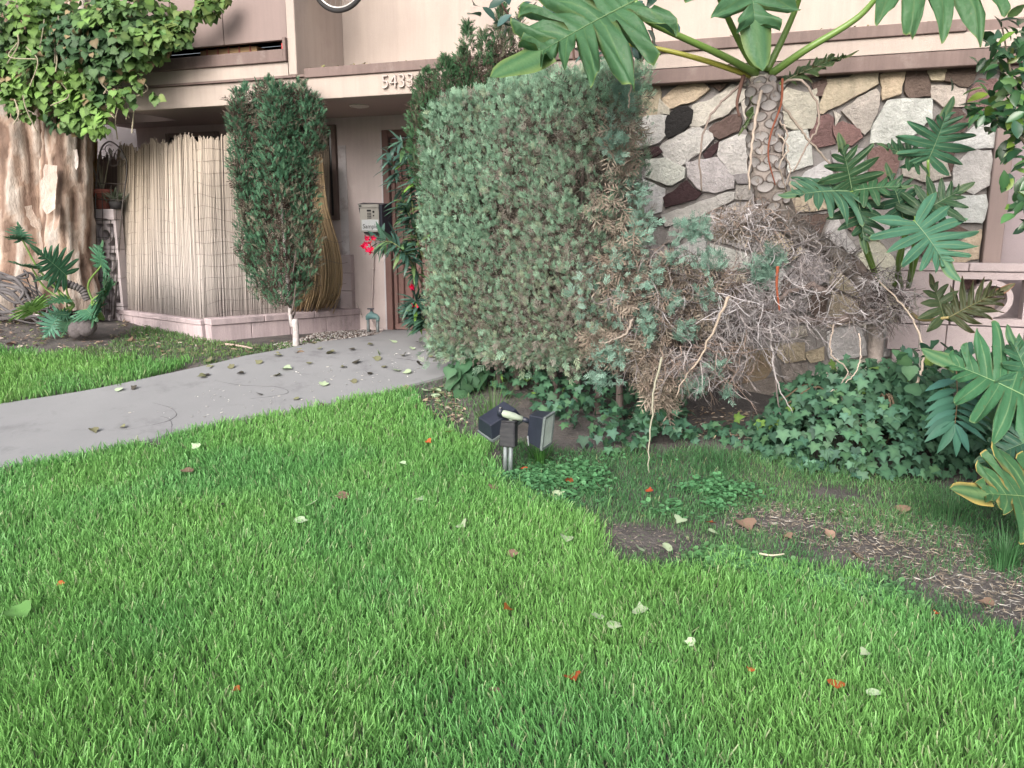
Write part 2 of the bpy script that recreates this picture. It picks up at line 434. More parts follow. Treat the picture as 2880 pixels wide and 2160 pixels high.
FAR = gpoly([(-420, 945), (-200, 911), (0, 878), (180, 850), (330, 819), (480, 786), (620, 757), (700, 742), (800, 730), (842, 727)])
NEAR = gpoly([(-420, 1092), (-200, 1052), (0, 1018), (130, 996), (300, 961), (480, 916), (640, 890), (780, 862), (890, 836), (975, 812), (1040, 786)])
FAR, NEAR = spl(FAR, 60), spl(NEAR, 60)
end = A(*wl(-.40, 1.15, 0)); NEAR[-8:] += (end - NEAR[-1])[None] * (np.linspace(0, 1, 8) ** 2)[:, None] * A(1, 1, 0)
FAR[-8:] += (wl(-1.9, 1.15, 0) - FAR[-1])[None] * (np.linspace(0, 1, 8) ** 2)[:, None] * A(1, 1, 0)
W_ = np.linspace(0, 1, 9)[None, :, None]
PP = NEAR[:, None] * (1 - W_) + FAR[:, None] * W_
PP[..., 2] = gz(PP[..., 0], PP[..., 1]) + .022
PATH_POLY = np.vstack([NEAR, FAR[::-1]])
n, m = PP.shape[:2]
ii = (np.arange(n - 1)[:, None] * m + np.arange(m - 1)[None]).reshape(-1)
pb = MB().add(PP.reshape(-1, 3), np.stack([ii, ii + m, ii + m + 1, ii + 1], -1))
for e in (PP[:, 0], PP[:, -1]):
    q = e - A(0, 0, .07); k = np.arange(n - 1)
    pb.add(np.vstack([e, q]), np.stack([k, k + 1, k + 1 + n, k + n], -1))
path = pb.build('path', M['concrete'], smooth=True)
tag(path, 'grey concrete walkway leading up to the gate', 'path', kind='structure')
M['crack'] = plain('dark_crack', (.09, .085, .095), .95)
for cr in ([(330, 876), (370, 888), (380, 905), (350, 920), (270, 935)], [(345, 905), (366, 912), (372, 928), (368, 950)],
           [(465, 828), (520, 838), (600, 842), (620, 856), (540, 868)], [(845, 778), (880, 782), (930, 790), (985, 792)]):
    P = spl([grd(*p) for p in cr], 22); P[:, 2] = gz(P[:, 0], P[:, 1]) + .0235
    P[:, :2] += (rng.random((22, 2)) - .5) * .006
    MB().tube(P, .0018 * np.sin(np.linspace(.25, 2.9, 22)), 4, cap=False).build('crack', M['crack'], path)

# ================================================================== BUILDING
bld = empty('apartment_building', wl(0, .6, .45), 'pink stucco apartment house with brown trim and an overhanging upper storey', 'building')
def bpart(name, mat, *boxes, bev=.0, parent=bld, **kw):
    mb = MB()
    for b in boxes: wbox(mb, *b, bev=bev)
    return mb.build(name, M[mat], parent, **kw)
GS0, GS1, GT = -1.885, -.80, 2.64
bpart('entrance_wall', 'stucco_low', (-5.18, GS0, 1.21, 1.45, .2, 2.80), (GS0, GS1, 1.21, 1.45, GT, 2.80), (GS1, .35, 1.21, 1.45, .2, 2.80))
bpart('return_wall', 'stucco_low', (.25, .42, .14, 1.21, .1, 2.78))
bpart('side_wall', 'white_wall', (-10, -5.184, 1.30, 1.5, .1, 4.6))
bpart('soffit', 'soffit', (-4.2, .60, .14, 1.50, 2.79, 2.90), (-5.25, -4.202, .8, 1.50, 2.79, 3.2))
bpart('fascia', 'stucco', (-4.2, -2.02, .03, .135, 2.78, 2.985), (-2.02, 4.9, .0, .135, 2.78, 2.968), bev=.004)
bpart('fascia_lip', 'trim', (-4.2, -2.03, -.004, .12, 2.987, 3.006))
bpart('ledge', 'stucco', (-2.03, 4.9, .14, .9, 2.9, 2.99))
bpart('trim_board', 'trim', (-2.02, 3.40, -.022, .10, 2.970, 3.052), bev=.004)
bpart('trim_board', 'trim', (3.41, 4.9, .03, .13, 2.970, 3.046), bev=.004)
bpart('beam', 'trim', (.55, 4.9, -.028, .15, 2.735, 2.846), bev=.005)
bpart('drip_strip', 'stucco', (.55, 4.9, -.034, -.002, 2.8475, 2.853))
bpart('upper_wall', 'stucco', (-2.2, 6.5, .86, 1.1, 2.95, 5.4))
# the projecting box of the upper storey with its slot shelf
bpart('box_side_wall', 'stucco', (-2.20, -2.11, .0, .86, 3.008, 5.4), bev=.006)
bpart('box_lower_band', 'stucco', (-4.3, -2.205, .0, .11, 3.008, 3.126))
bpart('box_panel', 'panel', (-2.905, -2.205, .012, .06, 3.325, 5.4), bev=.003)
bpart('box_panel', 'panel', (-3.51, -2.912, .012, .06, 3.325, 5.4), bev=.003)
bpart('box_panel', 'panel', (-4.3, -3.517, .012, .06, 3.325, 5.4), bev=.003)
bpart('box_backing', 'interior', (-4.3, -2.205, .07, .10, 3.40, 5.4), (-4.3, -2.205, .60, .7, 3.0, 3.42), (-4.34, -4.302, .0, .9, 2.97, 5.4), (-4.3, -2.205, .062, .6, 3.422, 3.46))
bpart('box_floor', 'trim', (-4.3, -2.205, .115, .60, 3.05, 3.12))
bpart('shelf_board', 'trim', (-4.3, -2.232, -.03, .02, 3.128, 3.236), bev=.004)
bpart('shelf_end', 'trim', (-2.230, -2.199, -.036, .02, 3.128, 3.336), bev=.003)
bx = bpart('wooden_crate', 'tan', (-3.28, -2.62, .12, .42, 3.122, 3.32), bev=.004, parent=None)
tag(bx, 'tan slatted crate in the slot of the upper storey', 'crate')
for k in range(5):
    bpart('slat', 'terracotta', (-3.2 + k * .125, -3.185 + k * .125, .112, .119, 3.122, 3.325), parent=bx)
ct = MB()
for k in range(4):
    th = np.linspace(0, 2 * math.pi, 20); c = wl(-2.42, .2, 3.20 + .022 * k)
    ct.tube(c + .085 * (np.cos(th)[:, None] * EW + np.sin(th)[:, None] * NW), .006, 5, cap=False)
tag(ct.build('coiled_wire', M['alloy'], smooth=True), 'grey wire coil lying in the slot under the upper panels', 'coil')
tag(bpart('red_box', 'red', (-2.30, -2.24, .05, .3, 3.122, 3.31), bev=.004, parent=None), 'small red box at the end of the slot shelf', 'box')
# panels of glass seen over the reed screen
def window(s0, s1, z0, z1, y=1.2, mat='panel'):
    w = bpart('window', mat, (s0, s0 + .05, y - .03, y + .02, z0, z1), (s1 - .05, s1, y - .03, y + .02, z0, z1), (s0 + .05, s1 - .05, y - .03, y + .02, z1 - .05, z1),
              (s0 + .05, s1 - .05, y - .03, y + .02, z0, z0 + .05), ((s0 + s1) / 2 - .02, (s0 + s1) / 2 + .02, y - .025, y + .02, z0 + .05, z1 - .05), bev=.003)
    bpart('pane', 'dark_glass', (s0 + .05, s1 - .05, y - .008, y + .0, z0 + .05, z1 - .05), parent=w)
window(-4.72, -3.98, 1.5, 2.71); window(-3.62, -2.95, 1.5, 2.70, mat='beige_plastic'); window(-2.66, -2.44, 1.7, 2.72, mat='trim')
bpart('stucco_patch', 'white_wall', (-2.425, -2.33, 1.2, 1.2085, 1.0, 2.5))
ld = MB(); th = np.linspace(0, 2 * math.pi, 33)
c = wl(-1.75, .5, 2.786); ld.tube(c + .085 * (np.cos(th)[:, None] * EW + np.sin(th)[:, None] * NW), .012, 8, cap=False)
lo = ld.build('soffit_light', M['lamp_disc'], bld, smooth=True)
dm = MB(); rr = np.array([.078, .06, .03, .001]); zz = np.array([0, -.014, -.022, -.024])
V = np.array([c + A(0, 0, z) + r * (math.cos(t) * EW + math.sin(t) * NW) for r, z in zip(rr, zz) for t in th[:-1]])
k = np.arange(3)[:, None] * 32; j = np.arange(32)[None]; F = np.stack([k + j, k + (j + 1) % 32, k + 32 + (j + 1) % 32, k + 32 + j], -1).reshape(-1, 4)
dm.add(V, F).build('glass', M['lamp_disc'], lo, smooth=True)
# house number
def text_mesh(name, body, size, extrude, bevel, offset, mat):
    cu = bpy.data.curves.new(name, 'FONT'); cu.body = body; cu.size = size; cu.extrude = extrude; cu.bevel_depth = bevel; cu.offset = offset
    t = bpy.data.objects.new('t', cu); COL.objects.link(t); bpy.context.view_layer.update()
    me = bpy.data.meshes.new_from_object(t.evaluated_get(bpy.context.evaluated_depsgraph_get()))
    bpy.data.objects.remove(t); bpy.data.curves.remove(cu); me.name = name; me.materials.clear(); me.materials.append(mat)
    return me
M['numeral'] = surf('painted_numeral', (.44, .37, .345), (.38, .32, .30), 9.0, .6, .1, 60.0, .06)
for k, ch in enumerate('5433'):
    p = wl(-1.232 + .083 * k, -.016, 2.833)
    o = newobj('digit', text_mesh('digit', ch, .165, .009, .002, -.004, M['numeral']), bld, basis(p, EW, A(0, 0, 1), -NW)); o["label"] = 'pale house number ' + ch + ' on the fascia'
# peeling corner and crumbs on the ledge edge
cb = MB()
for k in range(150):
    s_ = rng.uniform(-2.0, 3.2); p = wl(s_, rng.uniform(-.015, .06), 3.055 if True else 0)
    if s_ > -.4 and rng.random() < .6: continue
    d = rdir(1)[0]; d[2] = abs(d[2]) * .5; l = rng.uniform(.015, .05); x = nrm(np.cross(d, A(0, 0, 1))) * l * .3
    cb.add(np.array([p, p + d * l * .5 + x, p + d * l, p + d * l * .5 - x]), np.array([[0, 1, 2, 3]]), (A(.28, .24, .13) if rng.random() < .6 else A(.14, .15, .06)) * rng.uniform(.6, 1.3))
tag(cb.build('leaf_litter', M['dry'], None), 'dry leaf litter lying along the ledge over the house number', 'leaf litter', kind='stuff')
# pilaster and recessed wall right of the stonework
bpart('pilaster', 'panel', (3.672, 3.79, .03, .3, 0, 2.733), bev=.006)
bpart('recess_wall', 'recess', (3.79, 6.5, .20, .4, 0, 2.733))

# ------------------------------------------------------------------ stone wall
SY = .10
sw = empty('stone_wall', wl(2.0, .1, .2), 'wall of irregular white, tan and dark flagstones with grey mortar', 'stone wall')
mo = MB(); wbox(mo, .42, 3.665, SY + .012, .34, -.1, 2.735); mo.build('mortar', M['mortar'], sw)
def zc(x0, y0, k): return lambda P: [(x0 + x * k, y0 + y * k) for x, y in P]
Z8, Z7, ZB, ZL = zc(1344.1, 153.6, .2778), zc(1582.2, 0, .2847), zc(1582.2, 384, .2847), zc(1228.9, 384, .3473)
CW, CT, CC, CB_, CP, CK, CR, CG = (.66, .64, .625), (.54, .45, .34), (.62, .57, .495), (.15, .105, .09), (.25, .155, .145), (.03, .027, .027), (.075, .042, .045), (.40, .37, .365)
ST = [
 (Z8([(165,120),(275,115),(290,170),(275,330),(120,350),(108,300),(150,250)]), CT), (Z8([(295,225),(360,290),(360,330),(283,330)]), CC),
 (Z8([(320,210),(470,95),(610,90),(665,140),(560,225),(410,275),(370,280)]), CT), (Z8([(560,260),(700,215),(850,110),(955,150),(955,200),(820,330),(620,420),(535,420)]), CC),
 (Z8([(355,350),(430,285),(500,280),(540,310),(530,400),(470,460),(362,510),(338,470)]), CK), (Z8([(115,385),(200,355),(345,355),(325,500),(285,545),(125,600),(105,520)]), CW),
 (Z8([(110,612),(270,592),(298,630),(250,660),(150,690),(110,650)]), CR), (Z8([(290,605),(320,560),(430,500),(580,430),(690,490),(700,530),(640,600),(460,725),(338,662)]), CW),
 (Z8([(690,440),(850,345),(910,335),(920,390),(900,460),(760,520),(690,470)]), CB_), (Z8([(640,640),(690,590),(740,560),(735,600),(690,660),(650,665)]), CR),
 (Z8([(760,560),(900,500),(1010,520),(1010,780),(840,795),(800,720),(745,650)]), CW), (Z8([(195,690),(330,678),(440,735),(485,752),(475,828),(385,880),(188,820)]), CW),
 (Z8([(503,715),(740,678),(815,780),(866,832),(858,905),(720,940),(622,926),(518,820)]), CW), (Z8([(45,740),(160,730),(180,745),(172,825),(130,905),(40,850)]), CG),
 (Z8([(165,850),(322,922),(295,1085),(195,1125),(143,1030)]), CW), (Z8([(330,980),(500,855),(540,905),(605,950),(560,995),(348,1052)]), CR),
 (Z8([(315,1115),(560,1035),(800,945),(862,945),(858,1000),(600,1130),(470,1160),(345,1205)]), CW), (Z8([(190,1145),(300,1145),(308,1182),(220,1230),(160,1250)]), CR),
 (Z8([(340,1330),(380,1215),(480,1175),(520,1200),(440,1330)]), CG), (Z8([(0,390),(98,432),(92,490),(0,556)]), CP), (Z8([(20,562),(102,600),(104,640),(60,670),(20,640)]), CW),
 (Z8([(858,812),(940,800),(1015,805),(1010,868),(905,866)]), CG), (Z8([(893,892),(1030,884),(1030,1000),(884,990)]), CG), (Z8([(925,250),(965,225),(1000,500),(962,420)]), CC),
 (Z8([(1190,235),(1290,135),(1440,172),(1505,140),(1525,290),(1478,436),(1380,445),(1240,425)]), CC), (Z8([(1190,490),(1435,462),(1465,560),(1475,720),(1300,780),(1235,700)]), CW),
 (Z7([(724,604),(880,592),(1040,522),(1100,548),(1095,638),(950,718),(702,850),(664,838)]), CT), (Z7([(612,640),(700,594),(712,640),(680,718),(642,718)]), CB_),
 (Z7([(842,840),(960,745),(1088,682),(1114,722),(1108,800),(1046,966),(1005,1008)]), CC), (Z7([(772,852),(818,880),(782,942)]), CC),
 (Z7([(602,990),(640,902),(720,872),(762,902),(748,990),(776,1078),(640,1108),(592,1040)]), CP), (Z7([(772,962),(840,928),(956,980),(976,1038),(900,1096),(800,1060)]), CP),
 (Z7([(1132,572),(1180,544),(1298,524),(1304,560),(1276,698),(1148,742)]), CT), (Z7([(1322,544),(1350,508),(1476,504),(1496,640),(1508,718),(1342,732),(1314,690)]), CB_),
 (Z7([(1490,545),(1502,498),(1616,494),(1606,598),(1514,598)]), CT), (Z7([(1634,514),(1860,486),(1876,504),(1826,618),(1788,652),(1626,608)]), CB_),
 (Z7([(1524,652),(1700,644),(1764,668),(1746,798),(1600,798),(1524,740)]), CC), (Z7([(1066,950),(1184,764),(1320,750),(1504,754),(1506,900),(1300,1076),(1056,1076)]), CW),
 (Z7([(1824,672),(1884,604),(2000,604),(2064,702),(2054,838),(1956,906),(1842,906),(1786,800)]), CP), (Z7([(1626,1128),(1840,964),(1986,936),(2004,990),(1984,1116),(1800,1136)]), CW),
 (Z7([(1696,1250),(1804,1154),(1954,1150),(1968,1220),(1944,1398),(1830,1464),(1666,1398)]), CW), (Z7([(1644,1502),(1918,1484),(1930,1560),(1906,1656),(1888,1686),(1620,1676)]), CW),
 (Z7([(1302,1252),(1450,1194),(1598,1186),(1644,1330),(1480,1376),(1304,1328)]), CC), (Z7([(1634,1174),(1688,1154),(1668,1286),(1648,1306)]), CB_),
 (Z7([(1484,1394),(1636,1384),(1636,1438),(1502,1456)]), CW), (Z7([(1502,1560),(1634,1514),(1634,1578),(1560,1636)]), CB_),
 (ZB([(1060,292),(1278,292),(1294,400),(1180,438),(1004,428)]), CW), (ZB([(862,232),(958,242),(994,330),(956,418),(882,378)]), CP), (ZB([(1262,592),(1368,524),(1396,560),(1358,618),(1290,628)]), CW),
 (ZB([(1276,648),(1436,694),(1444,760),(1396,826),(1304,776)]), CW), (ZB([(342,1272),(538,1264),(546,1378),(400,1401),(352,1350)]), CT), (ZB([(122,1312),(308,1304),(298,1450),(240,1526),(84,1552)]), (.40,.31,.22)),
 (ZB([(374,1424),(558,1406),(566,1556),(402,1536)]), (.30,.26,.24)), (ZB([(102,1572),(358,1506),(400,1566),(556,1586),(556,1660),(112,1660)]), (.30,.26,.23)), (ZB([(362,1162),(538,1134),(556,1200),(420,1236),(367,1210)]), CC),
 (ZB([(562,1334),(688,1294),(688,1378),(600,1398)]), CT), (ZB([(422,972),(558,954),(558,1018),(432,1008)]), CG), (ZL([(780,934),(928,924),(936,1000),(880,1028),(792,1008)]), CC),
 (ZL([(952,1034),(1086,1024),(1078,1090),(962,1106)]), CT), (ZL([(932,1134),(1028,1124),(1028,1200),(942,1218)]), (.30,.26,.23)),
]
polys = [(np.array([onw(x, y, SY - .03) for x, y in P]), c) for P, c in ST]
polys = [(P.mean(0) + (P - P.mean(0)) * (1 + .015 / np.linalg.norm(P - P.mean(0), axis=1).mean()), c) for P, c in polys]
S0, S1, T0, T1 = .43, 3.66, .02, 2.728
cand = []
r2 = np.random.default_rng(3)
def clip_half(P, a, b, gap):
    """keep the side of P nearer to a than b, less a joint"""
    mid = (a + b) / 2; d = nrm(b - a); out = []
    f = lambda q: (q - mid) @ d + gap
    for i in range(len(P)):
        p, q = P[i], P[(i + 1) % len(P)]; fp, fq = f(p), f(q)
        if fp <= 0: out.append(p)
        if (fp < 0) != (fq < 0) and fp != fq: out.append(p + (q - p) * fp / (fp - fq))
    return np.array(out)
for gy in np.arange(T0, T1 + .1, .25):
    for gx in np.arange(S0, S1 + .1, .29): cand.append((gx + r2.uniform(-.12, .12), gy + r2.uniform(-.10, .10)))
cand = np.array(cand)
blk = np.vstack([subdiv_poly(np.c_[p, np.zeros(len(p))], .05)[:, :2] for p, _ in polys])
keep = np.ones(len(cand), bool)
for p, _ in polys: keep &= ~inpoly(cand, p)
keep &= np.array([np.min(np.linalg.norm(blk - c, axis=1)) > .07 for c in cand])
cand = cand[keep]
for i, c in enumerate(cand):
    P = np.array([[max(S0, c[0] - .3), max(T0, c[1] - .24)], [min(S1, c[0] + .3), max(T0, c[1] - .24)], [min(S1, c[0] + .3), min(T1, c[1] + .24)], [max(S0, c[0] - .3), min(T1, c[1] + .24)]])
    for j in np.argsort(np.linalg.norm(cand - c, axis=1))[1:14]:
        P = clip_half(P, c, cand[j], .011)
        if len(P) < 3: break
    near = blk[np.argsort(np.linalg.norm(blk - c, axis=1))[:60]]
    for q in near:
        if len(P) < 3: break
        d = nrm(q - c); f = (P - q) @ d + .016
        if (f > 0).any():
            out = []
            for a_ in range(len(P)):
                u, v = P[a_], P[(a_ + 1) % len(P)]; fu, fv = f[a_], f[(a_ + 1) % len(P)]
                if fu <= 0: out.append(u)
                if (fu < 0) != (fv < 0) and fu != fv: out.append(u + (v - u) * fu / (fu - fv))
            P = np.array(out)
    if len(P) >= 3:
        ar = .5 * abs(sum(P[k][0] * P[(k + 1) % len(P)][1] - P[(k + 1) % len(P)][0] * P[k][1] for k in range(len(P))))
        if ar > .0035: polys.append((P, [CW, CC, CT, CG, CB_, CP, CW][r2.integers(7)]))
def stone_mat():
    m, nt, b = newmat('flagstone'); L = nt.links.new
    at_ = nnode(nt, "ShaderNodeVertexColor", layer_name="Col"); tc = nnode(nt, "ShaderNodeTexCoord")
    n1 = nnode(nt, "ShaderNodeTexNoise", Scale=7.0, Detail=8.0, Roughness=.7); L(tc.outputs["Object"], n1.inputs["Vector"])
    n2 = nnode(nt, "ShaderNodeTexNoise", Scale=38.0, Detail=6.0, Roughness=.7); L(tc.outputs["Object"], n2.inputs["Vector"])
    vo = nnode(nt, "ShaderNodeTexVoronoi", Scale=9.0, feature='DISTANCE_TO_EDGE')
    mp = nnode(nt, "ShaderNodeVectorMath", operation='MULTIPLY_ADD'); mp.inputs[1].default_value = (.35, .35, .35); L(n1.outputs["Color"], mp.inputs[0]); L(tc.outputs["Object"], mp.inputs[2]); L(mp.outputs[0], vo.inputs["Vector"])
    r1 = nnode(nt, "ShaderNodeMapRange"); r1.inputs[1].default_value, r1.inputs[2].default_value, r1.inputs[3].default_value, r1.inputs[4].default_value = .3, .72, 1.12, .62; L(n1.outputs[0], r1.inputs[0])
    r2_ = nnode(nt, "ShaderNodeMapRange"); r2_.inputs[1].default_value, r2_.inputs[2].default_value, r2_.inputs[3].default_value, r2_.inputs[4].default_value = 0, .012, .8, 1.0; L(vo.outputs["Distance"], r2_.inputs[0])
    r3 = nnode(nt, "ShaderNodeMapRange"); r3.inputs[3].default_value, r3.inputs[4].default_value = .75, 1.25; L(n2.outputs[0], r3.inputs[0])
    a = nnode(nt, "ShaderNodeMath", operation='MULTIPLY'); L(r1.outputs[0], a.inputs[0]); L(r2_.outputs[0], a.inputs[1])
    c = nnode(nt, "ShaderNodeMath", operation='MULTIPLY'); L(a.outputs[0], c.inputs[0]); L(r3.outputs[0], c.inputs[1])
    v = nnode(nt, "ShaderNodeVectorMath", operation='MULTIPLY'); L(at_.outputs[0], v.inputs[0]); L(c.outputs[0], v.inputs[1]); L(v.outputs[0], b.inputs["Base Color"])
    b.inputs["Roughness"].default_value = .85
    s_ = nnode(nt, "ShaderNodeMath", operation='ADD'); L(n1.outputs[0], s_.inputs[0]); L(n2.outputs[0], s_.inputs[1])
    bp = nnode(nt, "ShaderNodeBump", Strength=.9, Distance=.03); L(s_.outputs[0], bp.inputs["Height"]); L(bp.outputs[0], b.inputs["Normal"])
    return m
M['stone'] = stone_mat()
def stone(P, col, k):
    r = np.random.default_rng(k + 100); out = []
    for i in range(len(P)):
        a, b = P[i], P[(i + 1) % len(P)]; l = np.linalg.norm(b - a); n = max(1, int(l / .045)); nr = A(-(b - a)[1], (b - a)[0]) / max(l, 1e-6)
        for q in range(n): out.append(a + (b - a) * q / n + (nr * r.normal() * .004 if q else 0))
    O = np.array(out); n = len(O); c = O.mean(0); dp = r.uniform(.022, .040); tilt = r.normal(size=2) * .05
    rings = [(1.0, SY + .03), (1.0, SY + .002), (.992, SY - dp * .6), (.972, SY - dp * .94), (.6, SY - dp)]
    V = []
    for f, y in rings:
        q = c + (O - c) * f; w = (fbm(np.c_[q, np.full(n, k * 3.7)], 9.0) - .5) * .022 if f < .99 else 0
        V.append(np.c_[q[:, 0], np.zeros(n) + y + w + ((q - c) @ tilt if f < .99 else 0), q[:, 1]])
    V.append(np.array([[c[0], SY - dp + r.normal() * .004, c[1]]])); V = np.vstack(V); F = []
    for g in range(len(rings) - 1):
        F += [[g * n + i, g * n + (i + 1) % n, (g + 1) * n + (i + 1) % n, (g + 1) * n + i] for i in range(n)]
    g = (len(rings) - 1) * n; F += [[g + i, g + (i + 1) % n, g + n] for i in range(n)]
    col = A(*col) * r.uniform(.86, 1.1) * (1 + r.normal(size=3) * .02)
    MB().add(WB(V), F, np.clip(col, .01, .8)).build('stone', M['stone'], sw, smooth=.5, recalc=True)
for k, (P, c) in enumerate(polys): stone(P, c, k)

# ------------------------------------------------------------------ patterned screen walls of pierced blocks
def annulus(mb, c, r0, r1, y0, y1, M_, n=28):
    th = np.arange(n) / n * 2 * math.pi; V = []
    for r, y in ((r1, y0), (r0, y0), (r0, y1), (r1, y1)): V += [[c[0] + r * math.cos(t), y, c[1] + r * math.sin(t)] for t in th]
    F = [[g * n + i, g * n + (i + 1) % n, ((g + 1) % 4) * n + (i + 1) % n, ((g + 1) % 4) * n + i] for g in range(4) for i in range(n)]
    mb.add(M_(np.array(V)), F)
def pierced(name, s0, s1, z0, z1, y0, y1, parent, f=.045, rad=None, mat_='block'):
    """one pierced block: a frame with a ring held in the middle"""
    mb = MB(); g = .003; a, b, c, d = s0 + g, s1 - g, z0 + g, z1 - g
    for q in ((a, b, c, c + f), (a, b, d - f, d), (a, a + f, c + f, d - f), (b - f, b, c + f, d - f)): mb.box((q[0], y0, q[2]), (q[1], y1, q[3]), WB)
    cx, cz = (a + b) / 2, (c + d) / 2; R = rad or min((b - a), (d - c)) / 2 - f - .018
    annulus(mb, (cx, cz), R - .038, R, y0 + .002, y1 - .002, WB)
    for q in ((cx - .02, cx + .02, c + f - .002, cz - R + .006), (cx - .02, cx + .02, cz + R - .006, d - f + .002)): mb.box((q[0], y0 + .004, q[2]), (q[1], y1 - .004, q[3]), WB)
    return mb.build(name, M[mat_], parent, recalc=True)
scr = empty('screen_wall', wl(3.6, -.1, .2), 'low pink screen wall of pierced ring blocks by the stone wall', 'screen wall')
pierced('pierced_block', 3.47, 3.98, .90, 1.29, -.14, -.03, scr, .05, .135)
pierced('pierced_block', 3.98, 4.49, .90, 1.29, -.14, -.03, scr, .05, .135)
pierced('pierced_block', 4.49, 5.00, .90, 1.29, -.14, -.03, scr, .05, .135)
for (a, b, c, d) in ((3.10, 3.46, 1.10, 1.29), (3.14, 3.46, .90, 1.097), (3.06, 3.45, .70, .893), (3.10, 3.6, .50, .693), (3.606, 4.1, .50, .693), (3.456, 3.95, .70, .893), (3.956, 4.45, .70, .893), (4.456, 5.0, .70, .893), (4.106, 4.6, .50, .693), (3.2, 3.95, .12, .493), (3.956, 5.0, .12, .493)):
    bpart('block', 'block', (a, b, -.145, -.03, c, d), bev=.004, parent=scr)
bpart('cap', 'block', (3.10, 3.55, -.155, -.02, 1.294, 1.352), bev=.005, parent=scr); bpart('cap', 'block', (3.556, 5.0, -.155, -.02, 1.294, 1.352), bev=.005, parent=scr)

scl = empty('patio_screen_wall', wl(-4.75, .7, .5), 'pink pierced-block patio wall between the tree trunk and the reed screen', 'screen wall')
for iz in range(4):
    for ix in range(3):
        pierced('pierced_block', -5.73 + ix * .32, -5.41 + ix * .32, .42 + iz * .32, .74 + iz * .32, .36, .46, scl, .035, .095, 'pale_block')
bpart('cap', 'pale_block', (-5.73, -4.775, .34, .48, 1.703, 1.82), bev=.006, parent=scl)

# ------------------------------------------------------------------ gate, intercom, conduit, valve
gt = empty('security_gate', wl(-1.35, 1.2, .46), 'brown steel security gate with bars, half behind the oleander', 'gate')
bpart('frame', 'gate', (GS0 + .002, GS0 + .075, 1.19, 1.30, .45, GT), (GS1 - .075, GS1 - .002, 1.19, 1.30, .45, GT), (GS0 + .075, GS1 - .075, 1.19, 1.30, GT - .075, GT - .002), bev=.004, parent=gt)
bpart('leaf_panel', 'gate', (GS0 + .085, GS1 - .085, 1.262, 1.275, .52, GT - .09), parent=gt)
bpart('leaf_rail', 'gate', (GS0 + .085, GS1 - .085, 1.225, 1.258, .50, .565), (GS0 + .085, GS1 - .085, 1.225, 1.258, GT - .13, GT - .085), (GS0 + .085, GS0 + .125, 1.225, 1.258, .565, GT - .13), (GS1 - .125, GS1 - .085, 1.225, 1.258, .565, GT - .13), bev=.003, parent=gt)
for k in range(7):
    s_ = GS0 + .20 + k * .105; mb = MB().tube([wl(s_, 1.24, .56), wl(s_, 1.24, GT - .13)], .008, 6)
    if k % 3 == 1:
        P = np.array([wl(s_, 1.24, .95 + q) for q in (-.035, -.02, 0, .02, .035)]); mb.tube(P, [.009, .018, .022, .018, .009], 8)
    mb.build('bar', M['gate'], gt, smooth=True)
pm = MB()
for a in np.arange(GS0 + .13, GS1 - .13, .016): wbox(pm, a, a + .004, 1.2585, 1.2605, .57, .70)
for z in np.arange(.572, .70, .016): wbox(pm, GS0 + .13, GS1 - .13, 1.2565, 1.258, z, z + .004)
tag(pm.build('kick_mesh', M['gate_dark'], gt), kind='stuff')
bpart('sill', 'block', (GS0 - .02, GS1, 1.02, 1.22, .40, .492), bev=.006, parent=gt)
bpart('jamb_edge', 'white_wall', (GS0 - .022, GS0 - .002, 1.20, 1.24, .46, 2.62), bev=.003)

ic = empty('intercom', wl(-2.05, 1.2, 1.55), 'steel entry intercom with keypad and a card reading Sample', 'intercom')
s0, z1 = onw(779, 441, 1.12); s1, z0 = onw(829, 504, 1.12)
V = np.array([[s0, 1.06, z1], [s1 + .02, 1.06, z1 - .01], [s1 + .02, 1.06, z0 - .002], [s0 + .045, 1.09, z0], [s0 - .02, 1.212, z1 + .02], [s1 + .05, 1.212, z1 + .01], [s1 + .05, 1.212, z0 - .02], [s0 + .02, 1.212, z0 - .02]])
MB().add(WB(V), np.array([[0, 1, 5, 4], [1, 2, 6, 5], [2, 3, 7, 6], [3, 0, 4, 7], [0, 3, 2, 1], [4, 5, 6, 7]])).build('hood', M['black'], ic, recalc=True)
fw = s1 - s0
bpart('face_plate', 'steel', (s0 + .028, s1 - .012, 1.046, 1.058, z0 + .012, z1 - .045), bev=.003, parent=ic)
bpart('top_plate', 'steel', (s0 + .012, s1 - .012, 1.044, 1.058, z1 - .042, z1 - .004), bev=.003, parent=ic)
bpart('screen', 'ink', (s0 + .115, s0 + .165, 1.0425, 1.0455, z1 - .082, z1 - .062), parent=ic)
bpart('badge', 'ink', (s0 + .022, s0 + .052, 1.0405, 1.0435, z1 - .03, z1 - .014), parent=ic)
for rz in range(4):
    for cx_ in range(3):
        bpart('key', 'ink', (s0 + .120 + cx_ * .017, s0 + .131 + cx_ * .017, 1.0425, 1.0455, z1 - .105 - rz * .017, z1 - .094 - rz * .017), parent=ic)
for dz in (.085, .125):
    c = wl(s0 + .195, 1.044, z1 - dz); MB().tube([c, c - NW * .004], .012 if dz < .1 else .008, 12).build('speaker', M['ink'], ic)
bpart('card', 'paper', (s0 + .048, s1 - .02, 1.0415, 1.0455, z0 + .03, z0 + .145), bev=.001, parent=ic)
newobj('lettering', text_mesh('lettering', 'Sample', .066, .0008, 0, 0, M['ink']), ic, basis(wl(s0 + .06, 1.0402, z0 + .052), EW, A(0, 0, 1), -NW))

